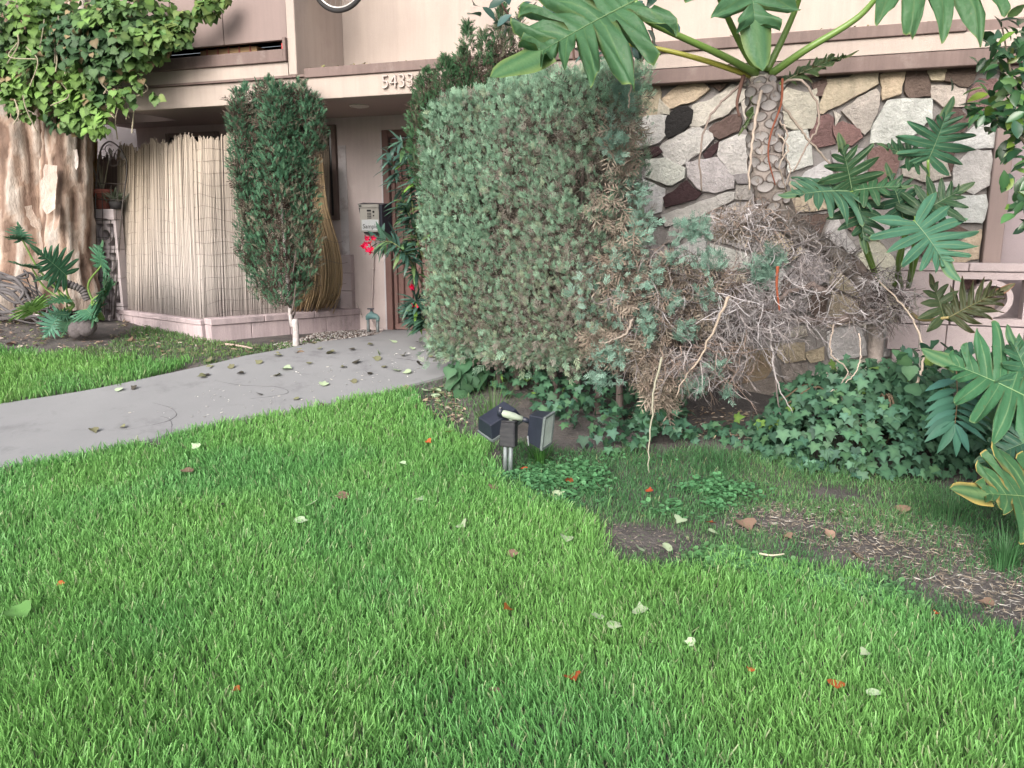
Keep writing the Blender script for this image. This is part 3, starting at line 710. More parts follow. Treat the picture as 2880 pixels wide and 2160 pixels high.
cd = MB()
P = spl([wl(-2.00, 1.185, 1.56), wl(-2.02, 1.185, 1.30), wl(-2.05, 1.185, .95), wl(-2.07, 1.185, .66), wl(-2.05, 1.17, .56), wl(-1.97, 1.14, .505), wl(-1.90, 1.13, .50)], 40)
cdo = cd.tube(P, .012, 10).build('conduit', M['stucco_low'], None, smooth=True)
tag(cdo, 'thin painted conduit running down the wall from the intercom', 'pipe')
for f in (9, 20):
    MB().tube([P[f] - A(0, 0, .012), P[f] + A(0, 0, .012)], .018, 10).build('coupling', M['stucco_low'], cdo, smooth=True)
vb = wl(-1.93, .93, .5); vv = empty('irrigation_valve', vb, 'small teal irrigation valve on grey pipe stubs beside the gate', 'valve')
for d in (-.045, .07): MB().tube([vb + EW * d - A(0, 0, .05), vb + EW * d + A(0, 0, .13)], .017, 10).build('pipe', M['grey_metal'], vv, smooth=True)
MB().tube(spl([vb + EW * -.05 + A(0, 0, .13), vb + EW * -.045 + A(0, 0, .16), vb + A(0, 0, .175), vb + EW * .07 + A(0, 0, .16), vb + EW * .072 + A(0, 0, .12)], 14), [.02, .022, .022, .03, .034, .036, .038, .036, .034, .03, .024, .022, .02, .02], 10).build('body', M['copper_green'], vv, smooth=True)
MB().tube([vb + A(0, 0, .17), vb + A(0, 0, .20), vb + A(0, 0, .225)], [.034, .036, .012], 10).build('bonnet', M['copper_green'], vv, smooth=True)
MB().box((-.012, -.012, .215), (.012, .012, .245), lambda V: vb + V).box((-.045, -.008, .245), (.03, .008, .258), lambda V: vb + V).build('handle', M['black'], vv)

# ------------------------------------------------------------------ low planter wall
pl = empty('planter_wall', A(-3.0, 7.8, .5), 'low weathered pink block planter wall under the reed screen', 'planter wall')
PC, PA, PBv = A(-3.0, 7.80, 0), A(-4.62, 9.10, 0), A(-1.72, 8.92, 0)
def seg_boxes(a, b, nblk, z0, z1, th, name, mat, over=0.0, ext=0.0):
    d = nrm(b - a); nr = A(-d[1], d[0], 0); nr = nr if nr[1] > 0 else -nr; L_ = np.linalg.norm(b - a) + ext
    M_ = lambda V: a + V[:, 0:1] * d + V[:, 1:2] * nr + V[:, 2:3] * A(0, 0, 1)
    for i in range(nblk):
        MB().box((i * L_ / nblk + .0025, -over, z0), ((i + 1) * L_ / nblk - .0025, th + over, z1), M_, (1, 1, 1), .006).build(name, M[mat], pl)
seg_boxes(PC, PBv, 4, .36, .655, .15, 'block', 'sill_block'); seg_boxes(PC, PBv, 3, .657, .722, .15, 'cap', 'sill_block', .014)
seg_boxes(PC + A(-.13, .11, 0), PA, 4, .36, .645, .15, 'block', 'sill_block'); seg_boxes(PC + A(-.13, .11, 0), PA, 3, .647, .70, .15, 'cap', 'sill_block', .01)
# solid block pier where the planter meets the entrance wall
for (z0, z1) in ((.722, .92), (.924, 1.12), (1.124, 1.32)):
    bpart('block', 'block', (-2.55, -2.28, 1.13, 1.206, z0, z1), bev=.005, parent=pl)

# bicycle wheel hung on the upper wall
_s, _z = onw(735, 28, .25); hb = wl(_s, .25, _z + .30); bw = empty('bicycle_wheel', hb, 'black bicycle wheel hanging on the pink upper wall', 'wheel')
th = np.linspace(0, 2 * math.pi, 73)
ring = lambda r: hb + r * (np.cos(th)[:, None] * EW + np.sin(th)[:, None] * A(0, 0, 1))
MB().tube(ring(.279), .022, 10, cap=False).build('tyre', M['rubber'], bw, smooth=True)
MB().tube(ring(.254), .011, 8, cap=False).build('rim', M['alloy'], bw, smooth=True)
MB().tube([hb - NW * .045, hb + NW * .045], .02, 10).build('hub', M['alloy'], bw, smooth=True)
for k in range(28):
    t = k / 28 * 2 * math.pi; e = hb + .25 * (math.cos(t) * EW + math.sin(t) * A(0, 0, 1)); t2 = t + (.9 if k % 2 else -.9)
    MB().tube([hb + NW * (.035 if k % 4 < 2 else -.035) + .018 * (math.cos(t2) * EW + math.sin(t2) * A(0, 0, 1)), e], .0016, 4).build('spoke', M['alloy'], bw)

# ================================================================== PLANT PIECES
def spray(nb=9, w=.075, ang=.75, seed=0, side=.5):
    """a flat twig of scale leaves, one unit long along +Y"""
    r = np.random.default_rng(seed); V, F, C = [], [], []
    def dia(a, b, w, nz, c0, c1):
        a, b = np.asarray(a, float), np.asarray(b, float); d = nrm(b - a); x = nrm(np.cross(d, nz)); k = len(V)
        V.extend([a, a + (b - a) * .55 + x * w, b, a + (b - a) * .55 - x * w]); F.append([k, k + 1, k + 2, k + 3]); C.extend([c0, (c0 + c1) / 2, c1, (c0 + c1) / 2])
    dia((0, 0, 0), (0, 1, 0), w * .8, A(0, 0, 1), .7, 1.25)
    for i in range(nb):
        t = .12 + .8 * i / nb; s = 1 if i % 2 else -1; l = side * (1.05 - .6 * t) * r.uniform(.8, 1.15); a = ang * r.uniform(.8, 1.2)
        z = r.uniform(-.25, .35)
        dia((0, t, 0), (s * math.sin(a) * l, t + math.cos(a) * l, z * l), w * r.uniform(.8, 1.1), nrm(A(r.uniform(-.6, .6), -.2, 1)), .75, 1.3)
    C = np.array(C)[:, None] * np.ones(3)
    return np.array(V), [np.array(F)], C
SPR = [spray(10, .042, .7, k, .5) for k in range(4)]
CYP = [spray(9, .040, .45, 20 + k, .42) for k in range(3)]
DEAD = [spray(7, .035, .8, 40 + k, .6) for k in range(3)]

def fan(pts, cen, zfun, edge=(.92, .92, .92), mid=(1.15, 1.15, 1.0), vein=None):
    P = np.array(pts, float); V = np.vstack([P, [cen]]); z = np.array([zfun(x, y) for x, y in V]); n = len(P)
    C = np.vstack([np.tile(edge, (n, 1)), [mid]])
    F = np.array([[i, (i + 1) % n, n] for i in range(n)])
    return np.c_[V, z], [F], C
IVY = fan([(0, .0), (.24, -.14), (.52, -.05), (.40, .22), (.66, .50), (.30, .54), (.0, 1.08), (-.30, .54), (-.66, .50), (-.40, .22), (-.52, -.05), (-.24, -.14)], (0, .3), lambda x, y: -.22 * (x * x + (y - .3) ** 2) + .10 * abs(x), mid=(1.35, 1.3, 1.2))
IVY2 = fan([(0, .0), (.3, -.05), (.52, .12), (.46, .45), (.22, .72), (0, 1.0), (-.22, .72), (-.46, .45), (-.52, .12), (-.3, -.05)], (0, .35), lambda x, y: -.25 * (x * x + (y - .3) ** 2) + .16 * abs(x), mid=(1.25, 1.2, 1.15))
def blade(rows, fold=.12, bend=-.25, mid=1.18, wav=0.0):
    """simple leaf along +Y: rows of (y, half width)"""
    V, C = [], []
    for i, (y, w) in enumerate(rows):
        for x in (-w, 0, w):
            V.append((x, y, fold * abs(x) / .2 + bend * y * y + wav * math.sin(7 * y + 2 * x) * abs(x))); C.append(mid if x == 0 else .95)
    F = []
    for i in range(len(rows) - 1):
        a = 3 * i; F += [[a, a + 1, a + 4, a + 3], [a + 1, a + 2, a + 5, a + 4]]
    return np.array(V), [np.array(F)], np.array(C)[:, None] * np.ones(3)
OVATE = blade([(0, .015), (.18, .17), (.42, .26), (.68, .22), (.88, .10), (1, .005)], .07, -.18)
LANCE = blade([(0, .008), (.2, .065), (.5, .10), (.8, .06), (1, .003)], .03, -.32)
FALLEN = [fan([(0, -.5), (.3, -.42), (.5, -.1), (.42, .2), (.2, .3), (0, .62), (-.24, .3), (-.46, .22), (-.5, -.12), (-.28, -.42)], (0, 0), f, mid=(1.08, 1.08, 1.05))
          for f in (lambda x, y: .5 * x * x + .15 * y * y, lambda x, y: .7 * y * y * (1 if y > 0 else .2) + .1 * x, lambda x, y: .55 * abs(x) + .1 * y)]
PETAL = fan([(0, 0), (.2, .25), (.32, .6), (.2, .95), (-.08, 1.0), (-.3, .85), (-.28, .5), (-.14, .2)], (0, .55), lambda x, y: .3 * x * x + .25 * y * y, mid=(1.1, 1, 1))

def tmesh(T, name, mat, col):
    mb = MB(); V, Fs, C = T; mb.add(V, [q for q in Fs], np.clip(C * np.asarray(col), 0, 1)); return mb.mesh(name, mat, smooth=True)

def phil_leaf(L, W, nl=7, p=3.0, sinus=.3, droop=.15, ruff=.05, seed=0, green=(.045, .135, .06), edge=(.24, .30, .07), rib=(.24, .36, .16), a0=2.25, a1=.55, curl=.12, tipw=.25):
    """deeply lobed leaf; base at the origin, midrib along +Y, upper side +Z"""
    r = np.random.default_rng(seed); mb = MB(); m = 10; nv = 7; g = A(*green); qs = np.array([0, .07, .18, .32, .45, .5, .55, .68, .82, .93])
    mid = lambda u: np.stack([np.zeros_like(u), L * .88 * u, -curl * L * u * u], -1)
    for s in (-1, 1):
        lv = r.uniform(.85, 1.12, nl); N = nl * m + 1; li = np.minimum(np.arange(N) // m, nl - 1); q = np.r_[np.tile(qs, nl), 1.0]; u = (li + q) / nl
        c = (li + .5) / nl; env = W * (.62 + .55 * np.sin(math.pi * np.clip(c * .95 + .08, 0, 1))) * (1 - (1 - tipw) * c ** 2.2) * lv[li]
        prof = sinus + (1 - sinus) * np.clip(1 - np.abs(2 * q - 1) ** p, 0, 1) ** .5
        prof[0] = .35
        phi = a0 + (a1 - a0) * u ** .8; w = env * prof
        d = np.stack([s * np.sin(phi), np.cos(phi), np.zeros(N)], -1); B = mid(u ** 1.05)
        v = np.array([0, .2, .42, .64, .84, .965, 1.0])[None, :]
        P = B[:, None] + d[:, None] * (w[:, None] * v)[..., None]
        # outer half of each lobe narrows to its own rib
        cu = mid(np.full(N, 0.0) + ((li + .5) / nl) ** 1.05); ph = a0 + (a1 - a0) * ((li + .5) / nl) ** .8
        dc = np.stack([s * np.sin(ph), np.cos(ph), np.zeros(N)], -1); rel = P - cu[:, None]; al = np.sum(rel * dc[:, None], -1, keepdims=True)
        perp = rel - al * dc[:, None]; k = 1 - .42 * sst(.35, 1.0, al[..., 0] / env[:, None])
        P = cu[:, None] + al * dc[:, None] + perp * k[..., None]
        dist = np.sqrt(P[..., 0] ** 2)
        P[..., 2] += .18 * dist - droop * dist ** 2 / max(W, 1e-3) + ruff * W * v * np.sin((u * nl * 2 * math.pi * 1.5)[:, None] + 5 * v + lv[li][:, None] * 9) * .6
        P[..., 2] -= .10 * np.abs(q - .5)[:, None] * W * v * 1.2 - .05 * W * v
        C = np.tile(g, (N, nv, 1)); C *= (1 + .35 * (fbm(P * 9 + seed, 1.0) - .5) + .25 * (vnoise(P * 60 + seed, 1.0) - .5))[..., None]
        ve = (np.abs(q - .5) < .01)[:, None] & (v < .9); C[np.broadcast_to(ve, (N, nv))] = C[np.broadcast_to(ve, (N, nv))] * .35 + A(*rib) * .5
        C[:, -1] = A(*edge) * r.uniform(.7, 1.1, (N, 1)); C[prof < sinus + .02, 2:] = A(*edge) * .5
        ii = (np.arange(N - 1)[:, None] * nv + np.arange(nv - 1)[None]).reshape(-1)
        Fq = np.stack([ii, ii + nv, ii + nv + 1, ii + 1], -1)
        mb.add(P.reshape(-1, 3), Fq if s > 0 else Fq[:, ::-1], np.clip(C.reshape(-1, 3), 0, 1))
    # terminal lobe
    u = np.linspace(0, 1, 9); tl = W * tipw * 1.5 + L * .12; w = W * tipw * .55 * np.clip(1 - (u * 1.0) ** 2.2, 0, 1) ** .6; w[-1] = .002
    b = mid(np.array([.97]))[0]; P = []
    for i in range(9):
        for x in (-1, -.5, 0, .5, 1): P.append(b + A(x * w[i], u[i] * tl, -curl * .8 * tl * u[i] ** 2 - .15 * abs(x) * w[i] + .03 * W * abs(x) * math.sin(6 * u[i] + seed)))
    Ct = np.tile(g, (45, 1)); Ct[0::5] = A(*edge) * .9; Ct[4::5] = A(*edge) * .9; Ct[2::5] = g * .4 + A(*rib) * .5
    ii = (np.arange(8)[:, None] * 5 + np.arange(4)[None]).reshape(-1); mb.add(np.array(P), np.stack([ii, ii + 1, ii + 6, ii + 5], -1), Ct)
    return mb, mid

def place_phil(parent, base, tip, hint, W, Yb=None, Yt=None, pet=None, petcol=(.13, .22, .05), pr=.012, **kw):
    """base and tip are picture points with a depth; returns the leaf part"""
    W = W * 1.17
    b, t = (at(*base, Yb), at(*tip, Yt)) if len(base) == 2 else (np.asarray(base, float), np.asarray(tip, float))
    L = np.linalg.norm(t - b) / (.85 + 1.5 * W * kw.get('tipw', .25) + .12); X, Y, Z = frames((t - b)[None], np.asarray(hint, float)[None])
    mb, mid = phil_leaf(L, W * L, **kw)
    o = newobj('leaf', mb.mesh('leaf', M['phil'], smooth=True), parent, basis(b, X[0], Y[0], Z[0]))
    u = np.linspace(0, 1, 12); rb = MB().tube(mid(u) + A(0, 0, .002), .0075 * L * (1.15 - u), 5, A(*kw.get('rib', (.24, .36, .16))) * .8)
    w = newobj('midrib', rb.mesh('midrib', M['stem'], smooth=True), None); w.parent = o
    if pet is not None:
        P = spl(list(pet) + [b], 24); rr = pr * np.linspace(1.35, .75, 24)
        MB().tube(P, rr, 8, np.linspace(.85, 1.1, 24)[:, None] * A(*petcol)).build('petiole', M['stem'], parent, smooth=True)
    return o

# ================================================================== HEDGE OF CLIPPED JUNIPER
HD, HN = nrm(A(1.42, -1.05, 0)), nrm(A(1.05, 1.42, 0))
H0 = A(-.70, 6.50, .60); HH = A(1.72, .52, 2.02)
HCc = H0 + HD * HH[0] / 2 + HN * HH[1] / 2 + A(0, 0, HH[2] / 2)
def hsd(p):
    q = p - HCc; l = np.stack([q @ HD, q @ HN, q[..., 2]], -1)
    l[..., 2] -= .05 * l[..., 0] / .9                                     # top rises a little towards the near end
    bel = .5 - l[..., 2] / HH[2]                                          # 0 top, 1 bottom
    ex = np.stack([HH[0] / 2 + 0 * bel, HH[1] / 2 + .05 * np.sin(bel * 3), HH[2] / 2 + 0 * bel], -1)
    d = np.abs(l) - (ex - .07); o = np.linalg.norm(np.maximum(d, 0), axis=-1) + np.minimum(d.max(-1), 0) - .07
    return o - (fbm(p, 3.2) - .5) * .12 - (vnoise(p, 11.0) - .5) * .06
def hgrad(p):
    e = .02; g = np.stack([hsd(p + A(e, 0, 0)) - hsd(p - A(e, 0, 0)), hsd(p + A(0, e, 0)) - hsd(p - A(0, e, 0)), hsd(p + A(0, 0, e)) - hsd(p - A(0, 0, e))], -1)
    return nrm(g)
def hsample(n, lo, hi):
    out = []
    while sum(len(o) for o in out) < n:
        l = (rng.random((60000, 3)) - .5) * (HH + A(.3, .3, .3)); p = HCc + l[:, 0:1] * HD + l[:, 1:2] * HN + l[:, 2:3] * A(0, 0, 1)
        d = hsd(p); p = p[(d > lo) & (d < hi)]; out.append(p)
    return np.vstack(out)[:n]
hedge = empty('juniper_hedge', A(.1, 6.1, gz(.1, 6.1)), 'tall boxy blue-green juniper hedge clipped flat beside the walkway', 'hedge')
TEAL, TEAL2, OLIVE, BRN, GRYB = A(.18, .32, .235), A(.30, .455, .345), A(.25, .325, .22), A(.25, .215, .18), A(.33, .32, .275)
def hedge_cols(p, r):
    l = (p - HCc); a = l @ HD / HH[0] + .5; h = l[:, 2] / HH[2] + .5
    n1 = fbm(p, 2.4); n2 = vnoise(p + 4, 9.0)
    brown = .36 * sst(.52, .74, n1 + .16 * a - .34 * sst(.80, 1.0, h) + .10 * sst(.45, .0, h) * (.4 + a)) + .34 * sst(.62, .8, n2) * .5
    brown = np.clip(brown + .18 * sst(.62, .95, a) * sst(1.0, .8, h), 0, .92)
    t = rng.random(len(p))[:, None]; c = TEAL * (1 - t) + TEAL2 * t
    o = (rng.random(len(p)) < .30 * sst(.45, .2, h) + .10)[:, None]; c = np.where(o, OLIVE * (.8 + .5 * t), c)
    b = (rng.random(len(p)) < brown)[:, None]; c = np.where(b, BRN * (1 - t) + GRYB * t, c)
    return c * rng.uniform(.75, 1.2, (len(p), 1)), b[:, 0]
fol = MB()
P = hsample(28000, -.07, .025); N_ = hgrad(P); a = ((P - HCc) @ HD) / HH[0] + .5; hh = (P - HCc)[:, 2] / HH[2] + .5
gap = (sst(.66, .98, a) * sst(.0, .5, hh) * .42 + .55 * sst(.58, .72, fbm(P + 9, 5.5))); kp = rng.random(len(P)) > gap
P, N_ = P[kp], N_[kp]
C, br = hedge_cols(P, rng)
D = nrm(N_ * .50 + A(0, 0, .80) + .42 * rng.normal(size=P.shape)); X, Y, Z = frames(D, rdir(len(P)) * .6 + N_)
sc = rng.uniform(.035, .080, len(P))
for k in range(4):
    q = (np.arange(len(P)) % 4 == k) & ~br; fol.scatter(SPR[k], P[q], X[q], Y[q], Z[q], sc[q], C[q])
for k in range(3):
    q = (np.arange(len(P)) % 3 == k) & br; fol.scatter(DEAD[k], P[q], X[q], Y[q], Z[q], sc[q] * 1.05, C[q])
# hanging fringe at the lower edge
P = H0 + np.outer(rng.uniform(-.02, 1.5, 900), HD) + np.outer(rng.uniform(-.06, .3, 900), HN); P[:, 2] = .66 + rng.normal(size=900) * .06
D = nrm(-HN * .5 + A(0, 0, -.5) + .6 * rng.normal(size=P.shape)); X, Y, Z = frames(D, rdir(900)); C, br = hedge_cols(P, rng)
fol.scatter(SPR[1], P, X, Y, Z, rng.uniform(.05, .11, 900), C * .95)
tag(fol.build('foliage', M['juniper'], hedge), kind='stuff')
# inner layer: brown bare twigs that fill the hedge behind the green skin
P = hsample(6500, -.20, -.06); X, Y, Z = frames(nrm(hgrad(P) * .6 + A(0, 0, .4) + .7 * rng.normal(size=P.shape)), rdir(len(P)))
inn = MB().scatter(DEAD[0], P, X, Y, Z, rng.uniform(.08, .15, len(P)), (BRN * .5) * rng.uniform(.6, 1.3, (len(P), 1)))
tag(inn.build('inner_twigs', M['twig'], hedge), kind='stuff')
for k in range(9):
    p = H0 + HD * (.15 + .19 * k) + HN * .27; p[2] = gz(p[0], p[1]); q = p + rdir(1)[0] * A(.25, .2, 0) + A(0, 0, 1.9)
    MB().tube(spl([p, p + (q - p) * .4 + A(.06, .03, 0) * rng.normal(), q], 12), np.linspace(.032, .010, 12), 6, cap=False).build('branch', M['bark'], hedge, smooth=True)

# ------------------------------------------------------------------ cypress-like shrubs
def cyp_tree(name, base, crown, label, n, cols, size, parent_cat='tree', trunk_r=.05, trunk_mat='pale_bark', leanx=0.0):
    """crown: list of (cx, cy, z0, z1, r, weight) upright plumes"""
    t = empty(name, base, label, parent_cat); mb = MB(); dk = MB(); w = np.array([c[5] for c in crown], float); w /= w.sum()
    for (cx, cy, z0, z1, r, _), f in zip(crown, w):
        k = int(n * f); h = rng.random(k) ** .9; prof = np.interp(h, [0, .08, .3, .7, .9, 1], [.4, .75, 1, .8, .42, .03]); th = rng.random(k) * 2 * math.pi
        rad = r * prof * np.sqrt(rng.uniform(.45, 1.08, k)) * (1 + .35 * (fbm(np.c_[np.cos(th), np.sin(th), h * 3], 2.0) - .5))
        p = np.c_[cx + rad * np.cos(th), cy + rad * np.sin(th), z0 + h * (z1 - z0)]; o = np.c_[np.cos(th), np.sin(th), 0 * th]
        kp = rng.random(k) > .55 * sst(.58, .75, fbm(p + 3, 5.0)); p, o = p[kp], o[kp]
        d = nrm(o * .55 + A(0, 0, .95) + .4 * rng.normal(size=p.shape)); X, Y, Z = frames(d, o + .5 * rng.normal(size=p.shape))
        nz = fbm(p, 3.0); q = rng.random(len(p))[:, None]; c = A(*cols[0]) * (1 - q) + A(*cols[1]) * q
        bz = (rng.random(len(p)) < .08 + .5 * sst(.56, .72, nz + cols[3] * (p[:, 0] - cx) / r * .10))[:, None]; c = np.where(bz, A(*cols[2]) * (.7 + .6 * q), c) * rng.uniform(.7, 1.25, (len(p), 1))
        s = rng.uniform(*size, len(p))
        for g in range(3):
            m_ = np.arange(len(p)) % 3 == g; mb.scatter(CYP[g], p[m_], X[m_], Y[m_], Z[m_], s[m_], c[m_])
        k2 = int(k * .2); h = rng.random(k2); th = rng.random(k2) * 6.28; rad = r * .5 * np.sqrt(rng.random(k2)); p = np.c_[cx + rad * np.cos(th), cy + rad * np.sin(th), z0 + .05 + h * (z1 - z0) * .85]
        X, Y, Z = frames(nrm(rng.normal(size=p.shape) + A(0, 0, .8)), rdir(k2)); dk.scatter(DEAD[1], p, X, Y, Z, np.full(k2, size[1] * 1.4), A(.09, .07, .055) * rng.uniform(.5, 1.2, (k2, 1)))
    tag(mb.build('crown', M['cypress'], t), kind='stuff'); tag(dk.build('inner_twigs', M['twig'], t), kind='stuff')
    top = max(c[3] for c in crown); bx = A(crown[0][0], crown[0][1], top - .3)
    MB().tube(spl([base - A(0, 0, .08), base + A(.0, 0, .25), base * .5 + A(crown[0][0], crown[0][1], crown[0][2] + .3) * .5, bx], 18), np.linspace(trunk_r, trunk_r * .3, 18) * np.r_[1.25, 1.1, np.ones(16)], 9, cap=False).build('trunk', M[trunk_mat], t, smooth=True)
    for k in range(7):
        z = crown[0][2] - .12 + k * .06; th = rng.random() * 6.28; s = A(base[0], base[1], z) * .6 + A(crown[0][0], crown[0][1], z) * .4
        MB().tube(spl([s, s + A(math.cos(th) * .12, math.sin(th) * .12, .1), s + A(math.cos(th) * .22, math.sin(th) * .2, .3)], 8), np.linspace(.012, .004, 8), 5, cap=False).build('branch', M['bark'], t)
    return t
b = grd(640, 748); bY = b[1]
cx, cy = at(603, 420, bY)[:2]; zt, zb = at(600, 172, bY)[2], at(600, 665, bY)[2]
pz = lambda px, py: at(px, py, bY)
CY = [(cx, cy, zb, pz(600, 205)[2], .26, 3.0), (pz(618, 300)[0], cy - .05, pz(618, 440)[2], pz(618, 184)[2], .14, .9), (pz(632, 300)[0], cy + .04, pz(632, 440)[2], pz(632, 188)[2], .13, .8)]
for (px, ylo, yhi, r_, wt) in ((515, 420, 198, .10, .7), (538, 520, 185, .13, 1.0), (560, 480, 178, .11, .8), (585, 420, 168, .12, .9), (610, 420, 190, .13, .9), (635, 440, 205, .12, .7), (655, 480, 172, .12, .9), (675, 430, 180, .10, .8), (690, 330, 208, .10, .6), (528, 600, 380, .12, .8), (680, 600, 350, .12, .8), (560, 655, 430, .15, .9), (650, 640, 430, .15, .9)):
    px = 602 + (px - 602) * .88; q = pz(px, ylo); CY.append((q[0], cy + rng.uniform(-.14, .14), q[2], pz(px, yhi)[2], r_, wt))
cyp_tree('cypress_tree', b, CY, 'narrow dark green cypress standing on a thin pale trunk by the walkway', 15000, ((.055, .15, .08), (.10, .21, .11), (.17, .155, .12), 1.0), (.035, .085), trunk_r=.036)
b2 = A(-.30, 6.98, gz(-.3, 6.98))
s_ = lambda px, py, Y=6.72: at(px, py, Y)
CY2 = [(*s_(1085, 100)[:2], 1.2, s_(1085, 15)[2], .17, 2.2), (*s_(1010, 100)[:2], 1.3, s_(990, 52)[2], .13, 1.3), (*s_(1160, 90)[:2], 1.3, s_(1150, 70)[2], .15, 1.4), (*s_(1045, 90)[:2], 1.4, s_(1040, 70)[2], .14, 1.2), (*s_(965, 190)[:2], 1.5, s_(965, 128)[2], .25, 1.9), (*s_(922, 210, 6.80)[:2], 1.9, s_(915, 150)[2], .17, 1.0), (*s_(1000, 150)[:2], 1.6, s_(1000, 100)[2], .18, 1.2), (*s_(1120, 60)[:2], 1.5, s_(1118, 42)[2], .12, .7)]
cyp_tree('cypress_shrub', b2, CY2, 'dark green pointed cypress shrub rising behind the juniper hedge', 14500, ((.045, .115, .066), (.075, .165, .092), (.13, .14, .095), .3), (.035, .08), 'shrub', trunk_mat='bark')

# ------------------------------------------------------------------ dead juniper: limbs, a tangle of dry twigs, a few live tufts
dj = empty('dead_juniper', grd(1560, 900), 'sprawling half-dead juniper of bare grey twigs in front of the stone wall', 'shrub')
LIMBS = [[(1500, 760, 5.5), (1560, 720, 5.45), (1640, 700, 5.4), (1740, 690, 5.4), (1850, 690, 5.35), (1905, 660, 5.35)], [(1905, 660, 5.35), (1885, 610, 5.4), (1840, 560, 5.45), (1790, 535, 5.5)],
         [(1480, 600, 5.5), (1560, 590, 5.4), (1640, 580, 5.35), (1700, 560, 5.4), (1730, 520, 5.5)], [(1420, 800, 5.5), (1470, 720, 5.4), (1520, 660, 5.35), (1600, 640, 5.3)],
         [(1790, 640, 5.3), (1750, 620, 5.25), (1690, 640, 5.2), (1640, 690, 5.15)], [(1700, 600, 5.3), (1690, 680, 5.25), (1680, 740, 5.25)]]
for k, Lm in enumerate(LIMBS):
    P = spl([at(*q) for q in Lm], 26); P += .012 * rng.normal(size=P.shape); R = np.linspace(.045, .022, 26) if k < 2 else np.linspace(.026, .010, 26)
    MB().tube(P, R * rng.uniform(.85, 1.15, 26), 8).build('limb', M['bark'], dj, smooth=True)
def twigs(mb, cx, cy, rx, ry, Y, dY, n, ln, cols, curl=.5, down=.0, rad=.0030, nseg=6, out=None):
    for k in range(n):
        t, r_ = rng.random() * 6.28, math.sqrt(rng.random()); p = at(cx + rx * r_ * math.cos(t), cy + ry * r_ * math.sin(t), Y + rng.uniform(-dY, dY))
        d = rdir(1)[0] + A(0, -.15, -down) + (np.asarray(out) if out is not None else 0); d = nrm(d); l = rng.uniform(*ln); P = [p]
        ax = rdir(1)[0]; cv = rng.normal() * curl * .5
        for i in range(nseg - 1):
            d = nrm(d + np.cross(ax, d) * cv + rng.normal(size=3) * .18); P.append(P[-1] + d * l / (nseg - 1))
        c = A(*cols[rng.integers(len(cols))]) * rng.uniform(.65, 1.25); mb.tube(P, np.linspace(rad, rad * .45, nseg) * rng.uniform(.7, 1.5), 3, c, cap=False)
        for _ in range(rng.integers(1, 4)):
            i = rng.integers(1, nseg - 1); d2 = nrm(d + .9 * rdir(1)[0]); e = P[i] + d2 * l * .2; mb.tube([P[i], e, e + (d2 + .4 * rdir(1)[0]) * l * .2], [rad * .55, rad * .42, rad * .2], 3, c, cap=False)
            if rng.random() < .6: mb.tube([e, e + (d2 + .8 * rdir(1)[0]) * l * .17], [rad * .4, rad * .18], 3, c * 1.08, cap=False)
GR, GB, TB, DB, LV = (.24, .215, .22), (.31, .28, .275), (.26, .20, .165), (.10, .082, .078), (.40, .375, .385)
tw = MB()
twigs(tw, 1470, 690, 150, 130, 5.4, .22, 480, (.10, .24), (GR, GB, DB, TB, GB), .5, .1)
twigs(tw, 1400, 640, 90, 120, 5.45, .2, 320, (.08, .2), (GB, TB, GR, DB), .5, .0)
twigs(tw, 1540, 645, 130, 60, 5.35, .2, 330, (.10, .26), (GR, GB, DB, LV), .55, .15)
for Lm in (LIMBS[0], LIMBS[0], LIMBS[1], LIMBS[4], LIMBS[5], LIMBS[2]):
    for (x_, y_, Y_) in np.array(spl(Lm, 9)): twigs(tw, x_, y_, 34, 20, Y_ - .04, .06, 8, (.10, .26), (GR, GB, LV, LV, DB), .45, .35)
twigs(tw, 1640, 680, 90, 50, 5.2, .15, 170, (.12, .30), (LV, GB, GR), .35, .7)
twigs(tw, 1530, 780, 110, 46, 5.25, .2, 190, (.10, .28), (GB, TB, GR), .4, .6)
twigs(tw, 1420, 785, 60, 36, 5.4, .2, 120, (.08, .2), (TB, GB), .4, .9)
twigs(tw, 1905, 640, 55, 60, 5.25, .12, 200, (.08, .2), (DB, GR, LV), .5, .1)
tag(tw.build('dry_twigs', M['twig'], dj), kind='stuff')
rt = MB()                                                                 # curly fibrous roots at the foot of the philodendron stem
twigs(rt, 1640, 478, 95, 30, 5.25, .12, 240, (.08, .2), (GB, TB, GB, LV), .75, .2, .003, 8)
twigs(rt, 1690, 515, 95, 36, 5.3, .14, 120, (.10, .22), (GB, LV, GR), .7, .3, .003, 8)
twigs(rt, 1775, 560, 75, 46, 5.35, .12, 80, (.10, .22), (GB, GR, LV), .7, .2, .003, 8)
